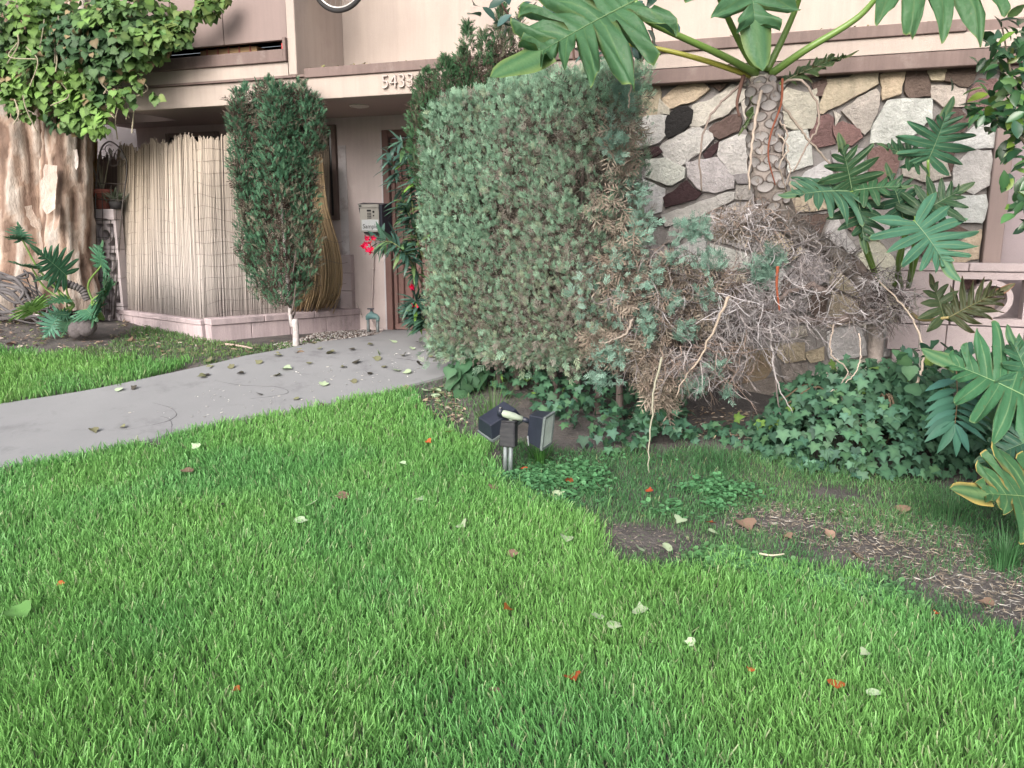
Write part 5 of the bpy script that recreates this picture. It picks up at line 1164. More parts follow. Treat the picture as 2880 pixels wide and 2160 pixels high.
for (x, y, r, nf) in ((796, 525, 11, 5), (801, 540, 8, 3), (790, 535, 7, 2), (891, 621, 5, 2), (893, 657, 4, 1), (904, 657, 5, 2)):
    for k in range(nf):
        c = at(x + rng.normal() * r * .5, y + rng.normal() * r * .5, OY - .05); ax = nrm(A(-.3, -.8, .3) + .5 * rng.normal(size=3))
        u = nrm(np.cross(ax, A(0, 0, 1))); v = np.cross(ax, u); fl = newobj('flower', MB().tube([c + ax * .0, c - ax * .02], [.006, .004], 6, A(.5, .02, .06)).mesh('flower', M['petal']), ol)
        for j in range(5):
            a = j * 1.2566 + k; Yd = nrm(u * math.cos(a) + v * math.sin(a) + ax * .35); X, Y, Z = frames(Yd[None], ax[None]); newobj('petal', pm_, fl, basis(c, X[0], Y[0], Z[0], .032))

# ================================================================== BIG TREE WRAPPED IN IVY
tb = A(*at(100, 640, 8.75)); tb[2] = gz(tb[0], tb[1])
tr = empty('ivy_tree', tb, 'big pale peeling-bark tree trunk wrapped in green ivy above', 'tree')
M['paper_bark'] = surf('peeling_bark', (1, 1, 1), (.72, .66, .62), 9.0, .9, .9, 34.0, .2, attr=True, bdist=.02, stretch=(1, 1, .4))
def bole(cpts, rs, seed, n=120, seg=64):
    C_ = spl([at(*q) for q in cpts], n); C_[0, 2] -= .1; R = np.interp(np.linspace(0, 1, n), np.linspace(0, 1, len(rs)), rs); mb = MB(); mb.tube(C_, R, seg, cap=False)
    V = mb.v[0]; ax = np.repeat(C_, seg, 0); o = nrm(V - ax); th_ = np.arctan2(o[:, 1], o[:, 0]); z = V[:, 2]
    w = np.c_[np.cos(th_) * 1.3, np.sin(th_) * 1.3, z * .45] + seed; fl = fbm(w, 2.2); pl_ = vnoise(np.c_[np.cos(th_) * 2.2, np.sin(th_) * 2.2, z * 1.1] + seed * 2, 2.6)
    step = np.floor(pl_ * 6) / 6 + sst(.0, .35, (pl_ * 6) % 1) / 6
    V = V + o * ((fl - .5) * .13 + (step - .5) * .07 + (fbm(V, 16) - .5) * .03)[:, None]; mb.v[0] = V
    pat = vnoise(np.c_[np.cos(th_), np.sin(th_), z * .8] * 2 + seed * 3, 2.5)[:, None]; c1, c2, c3, c4 = A(.41, .335, .285), A(.32, .23, .18), A(.46, .41, .37), A(.20, .135, .105)
    k = (step[:, None] * 1.0 + .0); c = np.where(k < .38, c4, np.where(k < .52, c2, np.where(k < .68, c1, c3))); c = c * (.72 + .55 * pat) * (.8 + .4 * fbm(V, 12)[:, None])
    mb.c[0] = np.clip(c, 0, .8); return mb.build('trunk', M['paper_bark'], tr, smooth=True)
bole([(152, 645, 8.72), (148, 560, 8.72), (144, 450, 8.74), (142, 330, 8.78), (150, 200, 8.9), (170, 60, 9.0), (180, -150, 9.1)], [.33, .25, .25, .24, .25, .24, .22], 1.3)
bole([(62, 650, 8.95), (66, 560, 8.95), (64, 450, 8.95), (58, 330, 8.95), (40, 210, 9.0), (20, 60, 9.1), (0, -150, 9.2)], [.50, .36, .32, .31, .34, .30, .26], 5.7)
bole([(-70, 660, 9.1), (-60, 560, 9.1), (-70, 400, 9.1), (-90, 250, 9.2), (-120, 50, 9.3)], [.42, .30, .28, .3, .28], 9.1)
flm = []
for k in range(4):                                                       # curled plates of loose bark with torn edges
    r_ = np.random.default_rng(70 + k); rows = np.linspace(0, 1, 9); wl_ = .10 + .07 * r_.random(9) + .05 * np.sin(rows * 3); wr = .10 + .07 * r_.random(9); wr[-1] = wl_[-1] = .02; V = []
    for i, y in enumerate(rows):
        for x in (-wl_[i], -wl_[i] * .4, wr[i] * .4, wr[i]): V.append([x, -1.6 * x * x * (1 if x > 0 else .3) - .30 * (y - .15) ** 2, .5 - y])
    ii = (np.arange(8)[:, None] * 4 + np.arange(3)[None]).reshape(-1); flm.append(MB().add(np.array(V), np.stack([ii, ii + 1, ii + 5, ii + 4], -1), (A(.56, .47, .42), A(.44, .33, .27), A(.60, .55, .52), A(.5, .41, .35))[k]).mesh('bark_flake', M['paper_bark'], smooth=True))
for k, (x, y, s) in enumerate(((112, 410, .50), (128, 470, .28), (168, 345, .2), (70, 470, .25))):
    p = at(x, y, 8.43 if x > 90 else 8.6); X = nrm(A(1, .4 * rng.normal(), .15 * rng.normal())); Z = nrm(A(.12 * rng.normal(), .1 * rng.normal(), 1)); Yv = nrm(np.cross(Z, X)); newobj('bark_flake', flm[k % 4], tr, basis(p, np.cross(Yv, Z), Yv, Z, s))
for k in range(16):
    y0 = rng.uniform(540, 650); P = spl([at(-30 + rng.normal() * 10, y0, 8.2), at(20 + rng.normal() * 15, y0 + 20 + rng.normal() * 14, 8.15), at(60 + rng.normal() * 20, y0 + 40 + rng.normal() * 16, 8.2), at(95 + rng.normal() * 20, 655 + rng.normal() * 8, 8.3)], 24)
    MB().tube(P, np.linspace(.022, .008, 24) * rng.uniform(.5, 1.2), 6, A(.14, .13, .135) * rng.uniform(.4, 1.1)).build('root', M['twig'], tr, smooth=True)
BL = [(70, 50, 80, 60, 8.3, 240), (40, 150, 55, 60, 8.35, 170), (110, 160, 70, 70, 8.25, 250), (170, 90, 70, 60, 8.1, 230), (240, 60, 70, 55, 7.95, 260), (300, 90, 60, 45, 7.85, 230), (350, 75, 40, 30, 7.8, 110), (385, 72, 24, 26, 7.78, 60), (400, 40, 20, 20, 7.78, 24), (290, 20, 80, 40, 7.9, 200), (180, 190, 50, 40, 8.15, 130), (60, 230, 40, 25, 8.35, 60), (150, 255, 45, 28, 8.2, 80), (205, 225, 35, 35, 8.05, 60), (25, 205, 20, 40, 8.3, 50), (200, 280, 20, 14, 8.05, 22), (450, 15, 26, 18, 7.75, 46), (230, 130, 60, 45, 8.0, 160), (255, 200, 22, 40, 7.9, 20), (300, 170, 12, 26, 7.85, 12), (335, 205, 10, 10, 7.85, 5), (280, 215, 10, 16, 7.85, 7), (225, 260, 10, 20, 7.9, 9), (480, -8, 18, 10, 7.75, 14), (120, 30, 90, 60, 8.4, 180), (15, 90, 30, 60, 8.4, 80), (-70, 90, 70, 90, 8.5, 150)]
P, O = [], []
for (x, y, rx, ry, Y_, n_) in BL:
    c = at(x, y, Y_); n_ = int(n_ * 1.5); d = rdir(n_); k = Y_ / FPX * KPX; r_ = rng.uniform(.55, 1.05, n_)[:, None]; P.append(c + d * r_ * A(rx * k, rx * k * .7, ry * k)); O.append(d)
P, O = np.vstack(P), np.vstack(O)
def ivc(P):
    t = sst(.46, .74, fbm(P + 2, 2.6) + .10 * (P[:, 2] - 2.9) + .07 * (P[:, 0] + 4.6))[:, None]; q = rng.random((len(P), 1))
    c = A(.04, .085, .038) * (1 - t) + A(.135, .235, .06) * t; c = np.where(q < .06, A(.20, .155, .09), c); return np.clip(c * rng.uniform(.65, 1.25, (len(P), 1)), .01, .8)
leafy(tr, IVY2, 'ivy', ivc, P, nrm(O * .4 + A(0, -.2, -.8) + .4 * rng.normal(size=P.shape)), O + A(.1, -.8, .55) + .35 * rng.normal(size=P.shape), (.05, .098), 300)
for k in range(26):
    x, y = rng.uniform(20, 300), rng.uniform(20, 230); MB().tube(spl([at(x, y, 8.1), at(x + rng.normal() * 14, y + 30, 8.0), at(x + rng.normal() * 20, y + 60 + rng.normal() * 15, 8.0)], 10), .006, 5, A(.34, .30, .22) * rng.uniform(.6, 1.2)).build('ivy_stem', M['twig'], tr)

# ================================================================== REED SCREENS
def reeds(mb, base, top, col_b, col_t, r=.0046, bow=None, k=5):
    t = np.linspace(0, 1, k)[:, None]; P = base + (top - base) * t
    if bow is not None: P = P + bow * np.sin(math.pi * t)
    mb.tube(P, r, 5, col_b * (1 - t) + col_t * t, cap=True)
A_, C_, B_ = PA + A(.03, .06, .69), PC + A(-.06, .14, .69), A(-2.02, 8.80, .72)
la, lb = np.linalg.norm(C_ - A_), np.linalg.norm(B_ - C_)
rsn = empty('reed_screen', C_, 'tall greying reed screen standing on the planter wall', 'reed screen')
def reed_at(d):
    if d < la - .08: p = A_ + (C_ - A_) * d / la
    elif d > la + .08: p = C_ + (B_ - C_) * (d - la) / lb
    else:
        u = (d - la + .08) / .16; a, b = A_ + (C_ - A_) * (la - .08) / la, C_ + (B_ - C_) * .08 / lb; p = a * (1 - u) ** 2 + 2 * C_ * u * (1 - u) + b * u * u
    return p
rows = []; mb = MB(); d = 0.0
while d < la + lb:
    p = reed_at(d); u = d / (la + lb); wob = .025 * math.sin(d * 7) + .02 * math.sin(d * 17 + 1)
    top = p + A(.10 * max(0, 1 - d / 1.6) + .02, .14, 1.80 + .03 * math.sin(d * 9) + .02 * math.sin(d * 23) + .018 * rng.normal()) + A(.006, .006, 0) * rng.normal() * A(1, 1, 0)
    b = p + A(0, 0, -.0 + .02 * rng.normal()) + A(.004, .008, 0) * rng.normal()
    tan = .35 + .5 * sst(.9, .0, d / 1.5) * 1 + .25 * sst(la, la + lb, d)
    cb = (A(.43, .395, .39) * (1 - tan * .3) + A(.36, .29, .21) * tan * .3) * rng.uniform(.86, 1.1); ct = (A(.425, .37, .325) * (1 - tan) + A(.41, .325, .225) * tan) * rng.uniform(.86, 1.1)
    if rng.random() < .05: cb, ct = cb * .55, ct * .6
    reeds(mb, b, top, cb, ct, .0040 * rng.uniform(.7, 1.2), A(.0, -.02 + wob * .12, 0) + A(0, rng.uniform(0, .004), 0)); d += .0042 * rng.uniform(.75, 1.25)
tag(mb.build('reeds', M['reed'], rsn, smooth=True), kind='stuff')
for z in np.linspace(.06, 1.70, 15):
    dd = np.linspace(.0, la + lb - .02, 90); P = np.array([reed_at(q) for q in dd]); t = z / 1.8; P[:, 0] += (.10 * np.maximum(0, 1 - dd / 1.6) + .02) * t; P[:, 1] += .14 * t - .02 * math.sin(math.pi * t) - .008; P[:, 2] += z + .018 * np.sin(dd * 6 + z * 3) + .012 * np.sin(dd * 15 + z * 9)
    MB().tube(P, .0014, 4, cap=False).build('binding_wire', M['wire'], rsn)
rb = empty('reed_roll', at(700, 665, 8.55), 'golden brown loose reed panel bulging beside the entrance wall', 'reed screen')
mb = MB()
for u in np.linspace(0, 1, 150):
    j = rng.normal() * 1.2; b, m_, t = at(632 + 88 * u + j, 668 - 10 * u + rng.normal() * 5, 8.55), at(640 + 94 * u ** .95 + j * 2.5, 545, 8.46 - .06 * math.sin(math.pi * u) + .015 * rng.normal()), at(642 + 55 * u + j, 344 + 6 * rng.normal(), 8.68)
    c = A(.27, .195, .115) * rng.uniform(.5, 1.4); mb.tube(spl([b, (b + m_) / 2 + (m_ - (b + t) / 2) * .42, m_, at(641 + 66 * u ** 1.2 + j, 440, 8.6), t], 12), .0052 * rng.uniform(.7, 1.15), 5, c)
tag(mb.build('reeds', M['reed'], rb, smooth=True), kind='stuff')
for y in (400, 470, 520, 565, 610, 645):
    u = np.linspace(0, 1, 30); w = np.interp(y, [344, 440, 545, 610, 668], [55, 66, 112, 108, 88]); yy = np.interp(y, [344, 440, 545, 668], [8.66, 8.58, 8.30, 8.5])
    MB().tube(np.array([at(640 + w * q, y + 4 * math.sin(q * 9), yy) for q in u]), .002, 4, cap=False).build('binding_wire', M['wire'], rb)
lr = empty('reed_fence', at(195, 480, 9.25), 'narrow golden reed panel behind the tree trunk', 'reed screen'); mb = MB()
for u in np.linspace(0, 1, 46):
    x = 176 + 34 * u; reeds(mb, at(x - 12 * (1 - u) - 6, 520, 9.3), at(x, 306 + 5 * rng.normal(), 9.3), A(.30, .20, .10) * rng.uniform(.6, 1.2), A(.42, .27, .12) * rng.uniform(.6, 1.2), .006)
tag(mb.build('reeds', M['reed'], lr), kind='stuff')
dr = empty('dark_reed_fence', at(240, 480, 9.6), 'dark grey reed panel behind the wire trellis', 'reed screen'); mb = MB()  # reeds of a darker, greyer colour than the other panels
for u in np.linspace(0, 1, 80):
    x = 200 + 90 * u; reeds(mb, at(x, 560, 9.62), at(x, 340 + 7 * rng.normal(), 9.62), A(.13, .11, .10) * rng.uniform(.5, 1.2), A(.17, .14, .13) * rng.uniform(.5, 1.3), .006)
tag(mb.build('reeds', M['reed'], dr), kind='stuff')

# wire trellis with scrolled arch
ty = empty('wire_trellis', at(245, 690, 8.95), 'black wire trellis arch with scrolled leaves beside the reed screen', 'trellis'); TY = 8.95
arch = spl([at(205, 470, TY), at(208, 400, TY), at(216, 330, TY), at(232, 307, TY), at(250, 312, TY), at(268, 335, TY), at(274, 370, TY), at(262, 470, TY), at(246, 690, TY)], 60)
MB().tube(arch, .0085, 7, cap=True).build('frame', M['wire'], ty, smooth=True)
MB().tube(spl([at(205, 470, TY), at(213, 600, TY), at(218, 690, TY)], 12), .008, 7).build('frame', M['wire'], ty, smooth=True)
for x0, x1 in ((220, 226), (240, 236), (255, 240)): MB().tube([at(x0, 400, TY), at(x1, 680, TY)], .0045, 5).build('wire', M['wire'], ty)
for y in (395, 430, 472, 512, 560, 610): MB().tube([at(204 + (y - 395) * .05, y, TY), at(272 - (y - 395) * .09, y + 3, TY)], .0045, 5).build('wire', M['wire'], ty)
for (x, y, r) in ((236, 322, 9), (258, 330, 8), (246, 350, 9), (224, 330, 8), (262, 352, 7)):
    t = np.linspace(0, 5.2, 24); MB().tube(np.array([at(x + r * math.cos(q), y + r * math.sin(q), TY) for q in t]), .004, 5).build('scroll', M['wire'], ty)
for (x, y) in ((237, 325), (262, 334)):
    c = at(x, y, TY - .01); X, Y, Z = frames(A(.2, 0, -1)[None], A(0, -1, 0)[None]); newobj('metal_leaf', tmesh(OVATE, 'metal_leaf', M['wire'], (1, 1, 1)), ty, basis(c + A(0, 0, .03), X[0], Y[0], Z[0], .09))
def lathe(mb, c, prof, seg=20, col=(1, 1, 1)):
    t = np.arange(seg) / seg * 6.2832; V = np.array([[c[0] + r * math.cos(a), c[1] + r * math.sin(a), c[2] + z] for r, z in prof for a in t]); k = np.arange(len(prof) - 1)[:, None] * seg; j = np.arange(seg)[None]
    return mb.add(V, np.stack([k + j, k + (j + 1) % seg, k + seg + (j + 1) % seg, k + seg + j], -1).reshape(-1, 4), col)
s_p, _ = onw(225, 455, .41); c = wl(s_p, .41, 1.822)
pot = empty('flower_pot', c, 'terracotta flower pot on the patio wall behind the trellis', 'pot')
lathe(MB(), c, [(.001, 0), (.07, 0), (.095, .17), (.112, .17), (.114, .215), (.098, .215), (.094, .18), (.001, .175)]).build('pot', M['terracotta'], pot, smooth=True)
ps = MB()
for k in range(9):
    a = rng.random() * 6.28; ps.tube(spl([c + A(0, 0, .18), c + A(.05 * math.cos(a), .05 * math.sin(a), .32), c + A(.14 * math.cos(a), .1 * math.sin(a), .42 + .2 * rng.random())], 10), np.linspace(.007, .003, 10), 5, A(.27, .26, .2) * rng.uniform(.6, 1.2))
ps.build('stem', M['twig'], pot)
c2 = c + EW * .18; su = empty('succulent_pot', c2, 'spiky grey-green succulent next to the terracotta pot', 'succulent')
lathe(MB(), c2, [(.001, 0), (.06, 0), (.08, .08), (.001, .075)], 16).build('pot', M['rubber'], su, smooth=True)
lmesh = [tmesh(blade([(0, .03), (.3, .06), (.7, .05), (1, .003)], .06, .15), 'leaf', M['olean'], q) for q in ((.12, .15, .10), (.19, .20, .16))]
for k in range(70):
    dd = rdir(1)[0]; dd[2] = abs(dd[2]) * .8 + .05; X, Y, Z = frames(nrm(dd)[None], (rdir(1)[0] + A(0, 0, .5))[None]); newobj('leaf', lmesh[k % 2], su, basis(c2 + A(.03 * rng.normal(), .02 * rng.normal(), .07 + .05 * rng.random()), X[0], Y[0], Z[0], rng.uniform(.09, .16)))

# ================================================================== FLOODLIGHT ON A STAKE
f0 = grd(1101, 1028); fl = empty('garden_floodlight', f0, 'twin-headed black garden floodlight on grey pipe stubs in the lawn', 'floodlight')
zf = lambda x, y, Y: at((1300 + x * .16878) / KPX, (1080 + y * .16878) / KPX, Y)
FY = f0[1]
MB().tube([zf(715, 1530, FY), zf(722, 1010, FY)], .0145, 12).build('pipe', M['grey_metal'], fl, smooth=True)
MB().tube([zf(800, 1580, FY - .01), zf(812, 1010, FY - .01)], .0145, 12).build('pipe', M['grey_metal'], fl, smooth=True)
bc = zf(770, 830, FY); w_, h_ = .05, .078
fx, fy = nrm(A(.80, .60, 0)), nrm(A(-.60, .80, 0))
MBx = lambda c, ex, ey, ez: (lambda V: c + V[:, 0:1] * ex + V[:, 1:2] * ey + V[:, 2:3] * ez)
MB().box((-.052, -.030, -h_), (.052, .030, h_), MBx(bc, nrm(A(.93, -.36, 0)), nrm(A(.36, .93, 0)), A(0, 0, 1)), (1, 1, 1), .006).build('junction_box', M['chalk'], fl)
MB().box((-.055, -.033, h_ + .001), (.055, .033, h_ + .010), MBx(bc, nrm(A(.93, -.36, 0)), nrm(A(.36, .93, 0)), A(0, 0, 1)), (1, 1, 1), .004).build('box_lid', M['chalk'], fl)
a, b = zf(650, 480, FY - .02), zf(1000, 580, FY - .005)
MB().tube([bc + A(.015, 0, h_), zf(825, 560, FY)], .014, 12).build('neck', M['beige_plastic'], fl, smooth=True)
MB().tube([a, a + (b - a) * .1, a + (b - a) * .3, a + (b - a) * .62, a + (b - a) * .75, b], [.017, .021, .023, .023, .018, .017], 14).build('arm', M['beige_plastic'], fl, smooth=True)
MB().tube([b, zf(1075, 605, FY + .0), zf(1130, 640, FY + .01)], [.015, .017, .013], 10).build('knuckle', M['black'], fl, smooth=True)
k0 = zf(635, 480, FY - .02); MB().tube([k0 - A(0, 0, .02), k0 + A(0, 0, .010), k0 + A(0, 0, .028), k0 + A(0, 0, .030)], [.019, .019, .016, .001], 12).build('knuckle', M['black'], fl, smooth=True)
MB().tube([k0 + A(0, 0, .028), k0 + A(0, 0, .036)], .007, 8).build('screw', M['alloy'], fl)
def head(c, n_, w_ax, up, W2, H2, D, lens_in=.006):
    """floodlight head: tapered housing, rim and glass; n_ points out of the glass"""
    V = []
    for s, (hw, hh) in ((-D, (W2 * .80, H2 * .86)), (-D * .25, (W2 * .97, H2 * .97)), (0, (W2, H2))):
        for (i, j) in ((-1, -1), (1, -1), (1, 1), (-1, 1)): V.append(c + n_ * s + w_ax * hw * i + up * hh * j)
    F = [[g * 4 + i, g * 4 + (i + 1) % 4, (g + 1) * 4 + (i + 1) % 4, (g + 1) * 4 + i] for g in (0, 1) for i in range(4)] + [[0, 1, 2, 3][::-1], [8, 9, 10, 11]]
    o = MB().add(np.array(V), F).build('lamp_head', M['black'], fl, recalc=True)
    md = o.modifiers.new('edge', 'BEVEL'); md.width = .006; md.segments = 3; md.limit_method = 'ANGLE'
    r = MB(); 
    for (p, q, hw, hh) in ((0, 1, W2 * 1.02, .006), (0, -1, W2 * 1.02, .006)): r.box((-hw, q * H2 - .006, .0005), (hw, q * H2 + .006, .016), MBx(c, w_ax, up, n_))
    for q in (1, -1): r.box((q * W2 - .006, -H2 + .006, .0005), (q * W2 + .006, H2 - .006, .016), MBx(c, w_ax, up, n_))
    r.build('rim', M['grey_metal'], o)
    MB().box((-W2 + .006, -H2 + .006, .001), (W2 - .006, H2 - .006, .011), MBx(c, w_ax, up, n_), (1, 1, 1), .002).build('lens', M['lens'], o)
    return o
n1_ = nrm(A(.86, -.48, -.16)); w1 = nrm(np.cross(A(-.14, -.05, 1), n1_)); u1 = np.cross(n1_, w1)
head(zf(1405, 775, FY - .01), n1_, w1, u1, .062, .105, .105)
n2_ = -nrm(A(-.22, -.42, .88)); l2 = nrm(A(.80, .58, .14) - n2_ * (A(.80, .58, .14) @ n2_)); w2 = np.cross(n2_, l2)
head(zf(640, 610, FY + .06) + A(0, .02, -.03), n2_, l2, w2, .125, .075, .095)
MB().box((-.006, -.03, -.0005), (.006, .03, .0012), MBx(zf(1098, 945, FY - .06), nrm(A(.5, .86, 0)), nrm(A(-.1, .0, 1)), nrm(A(.5, -.85, 0)))).build('torn_label', M['paper'], fl)

# ================================================================== LAWN, GROUND COVER, LITTER
def grass(poly, dens, hgt, wid, cols, holes=(), shrink=None, lean=.48, patch=.22, short=None, tipcut=.5):
    G = gpoly(poly); lo, hi = G[:, :2].min(0), G[:, :2].max(0); ar = np.prod(hi - lo); n = int(ar * dens * 1.0)
    q = np.c_[rng.uniform(lo, hi, (n, 2)), np.zeros(n)]; jj = np.c_[fbm(q + 1, 5.0) - .5, fbm(q + 4, 5.0) - .5, np.zeros(n)] * .34 + .03 * rng.normal(size=(n, 3)); q = q[inpoly(q + jj, G)]; q = q[~inpoly(q + .022 * rng.normal(size=q.shape), PATH_POLY)]
    dist = np.linalg.norm(q[:, :2], axis=1); q = q[rng.random(len(q)) < np.interp(dist, [0, 2.5, 4, 6, 9], [1, 1, .8, .55, .5])]
    for (hx, hy, rx, ry, soft) in holes:
        c = grd(hx, hy); ex = np.linalg.norm(grd(hx + rx, hy) - c); ey = np.linalg.norm(grd(hx, hy + ry) - grd(hx, hy - ry)) / 2
        e = np.sqrt(((q[:, 0] - c[0]) / ex) ** 2 + ((q[:, 1] - c[1]) / ey) ** 2) + .35 * (fbm(q, 6.0) - .5) * 2; q = q[rng.random(len(q)) < sst(1 - soft, 1 + soft, e)]
    q[:, 2] = gz(q[:, 0], q[:, 1]) - .004; n = len(q)
    th = rng.random(n) * 6.2832; co = np.c_[fbm(q, 1.7) - .5, fbm(q + 5, 1.7) - .5] * 2.2; l = np.c_[np.cos(th), np.sin(th)] * lean * rng.uniform(.1, 1.3, (n, 1)) + co * patch
    h = rng.uniform(*hgt, n) * (.72 + .56 * fbm(q + 2, 2.3)); w = rng.uniform(*wid, n) * np.interp(np.linalg.norm(q[:, :2], axis=1), [0, 3, 6, 9], [1, 1, 1.35, 1.6])
    d1 = nrm(np.c_[l * .55, np.ones(n)]); d2 = nrm(np.c_[l * 1.5, np.ones(n)]); f = rng.random(n) * 6.2832; sx = np.c_[np.cos(f), np.sin(f), np.zeros(n)]
    p1 = q + d1 * (h * .5)[:, None]; p2 = p1 + d2 * (h * .5)[:, None]; W = (w / 2)[:, None] * sx
    V = np.stack([q - W * .7, q + W * .7, p1 - W, p1 + W, p2 - W * tipcut, p2 + W * tipcut], 1)
    t = sst(.35, .65, fbm(q + 8, 1.1))[:, None]; r_ = rng.random((n, 1)); c = (A(*cols[0]) * (1 - t) + A(*cols[1]) * t) * (.72 + .62 * r_); c = np.where(rng.random((n, 1)) < .05, A(*cols[2]) * (.7 + .6 * r_), c)
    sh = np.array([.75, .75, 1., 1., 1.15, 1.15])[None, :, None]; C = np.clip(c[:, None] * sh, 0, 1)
    o = (np.arange(n) * 6)[:, None, None]; F = (np.array([[0, 1, 3, 2], [2, 3, 5, 4]])[None] + o).reshape(-1, 4)
    return V.reshape(-1, 3), F, C.reshape(-1, 3)
LG = ((.14, .355, .115), (.19, .41, .118), (.34, .41, .23))
lawn = MB()
LP = [(-90, 1036), (0, 1022), (150, 998), (300, 966), (480, 921), (640, 896), (780, 868), (880, 846), (915, 870), (930, 905), (1000, 925), (1055, 955), (1075, 1010), (1090, 1045), (1200, 1085), (1270, 1120), (1290, 1190), (1400, 1225), (1560, 1225), (1640, 1215), (1760, 1240), (1900, 1290), (2050, 1345), (2212, 1385), (2310, 1420), (2330, 1760), (-100, 1760)]
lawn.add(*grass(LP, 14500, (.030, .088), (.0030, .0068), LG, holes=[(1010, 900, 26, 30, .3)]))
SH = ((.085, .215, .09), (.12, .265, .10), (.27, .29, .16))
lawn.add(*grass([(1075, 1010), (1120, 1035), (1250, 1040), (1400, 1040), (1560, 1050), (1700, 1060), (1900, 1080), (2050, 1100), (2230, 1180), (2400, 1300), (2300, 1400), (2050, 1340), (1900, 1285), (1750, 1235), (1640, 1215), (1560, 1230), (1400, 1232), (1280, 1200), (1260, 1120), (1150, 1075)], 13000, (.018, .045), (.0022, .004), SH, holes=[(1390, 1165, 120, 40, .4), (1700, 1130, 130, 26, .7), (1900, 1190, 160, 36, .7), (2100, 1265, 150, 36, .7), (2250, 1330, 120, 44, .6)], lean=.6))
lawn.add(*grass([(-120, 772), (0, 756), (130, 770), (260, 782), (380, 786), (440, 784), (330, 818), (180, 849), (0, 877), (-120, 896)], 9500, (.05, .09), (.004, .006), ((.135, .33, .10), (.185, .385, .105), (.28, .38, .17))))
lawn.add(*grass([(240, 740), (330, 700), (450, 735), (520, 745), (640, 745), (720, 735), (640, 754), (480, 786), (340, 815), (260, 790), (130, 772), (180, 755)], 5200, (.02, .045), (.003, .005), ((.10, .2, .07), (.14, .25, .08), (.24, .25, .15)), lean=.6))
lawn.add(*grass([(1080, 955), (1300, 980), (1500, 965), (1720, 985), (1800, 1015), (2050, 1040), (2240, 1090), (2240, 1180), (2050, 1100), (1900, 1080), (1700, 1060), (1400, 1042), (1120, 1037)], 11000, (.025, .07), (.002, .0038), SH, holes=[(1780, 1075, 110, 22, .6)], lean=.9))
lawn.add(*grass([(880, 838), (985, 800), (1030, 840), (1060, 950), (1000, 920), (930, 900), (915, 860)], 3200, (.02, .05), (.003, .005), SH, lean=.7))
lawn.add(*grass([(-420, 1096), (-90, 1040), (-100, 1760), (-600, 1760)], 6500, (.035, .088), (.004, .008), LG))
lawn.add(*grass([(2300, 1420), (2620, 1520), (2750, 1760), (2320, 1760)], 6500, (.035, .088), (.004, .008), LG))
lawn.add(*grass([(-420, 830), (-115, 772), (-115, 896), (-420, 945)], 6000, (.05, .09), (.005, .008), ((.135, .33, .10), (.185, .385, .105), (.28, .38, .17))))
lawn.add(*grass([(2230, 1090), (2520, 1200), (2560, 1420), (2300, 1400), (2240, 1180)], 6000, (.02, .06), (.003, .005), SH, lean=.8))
tag(lawn.build('lawn', M['grass'], None), 'bright green mown lawn filling the foreground and beside the walkway', 'lawn', kind='stuff')
# long tufts
def tuft(px, n, h, col, label, spread=.05, w=.004, cat='grass tuft'):
    b = grd(*px); mb = MB()
    for k in range(n):
        a = rng.random() * 6.28; l = rng.uniform(.4, 1) * h; o = A(math.cos(a), math.sin(a) * .8, 0); p = b + o * spread * rng.random(); t = np.linspace(0, 1, 7)[:, None]; le = rng.uniform(.15, .75)
        P = p + o * l * le * t ** 1.8 + A(0, 0, 1) * l * (t - .38 * le * t ** 2.4); s = nrm(np.cross(o, A(0, 0, 1))) + .2 * rng.normal(size=3); W = w * (1 - .85 * t) * s
        V = np.stack([P - W, P + W], 1).reshape(-1, 3); i = np.arange(6) * 2; mb.add(V, np.stack([i, i + 1, i + 3, i + 2], -1), A(*col) * rng.uniform(.6, 1.35))
    return tag(mb.build('grass_tuft', M['grass'], None), label, cat, kind='stuff' if spread > .15 else None)
tuft((1065, 935), 130, .46, (.10, .21, .07), 'tall pale grass tuft growing behind the floodlight', .12)
tuft((1165, 1005), 110, .20, (.075, .19, .045), 'short bright grass tuft under the right lamp head', .07)
tuft((785, 712), 70, .42, (.07, .10, .05), 'spiky dark grass tuft against the wall below the conduit', .06)
tuft((1790, 1010), 120, .28, (.07, .17, .08), 'thin-bladed grass at the foot of the ivy mound', .35, .0025)
tuft((2170, 1225), 130, .26, (.065, .17, .07), 'long grass clump at the right edge of the bare strip', .10, .003)
tuft((2050, 1120), 130, .26, (.065, .16, .07), 'thin weedy grass under the scorched philodendron leaf', .2, .0025)
tuft((1560, 1010), 130, .22, (.06, .16, .07), 'wispy grass between the ivy bed and the ivy mound', .4, .0022)
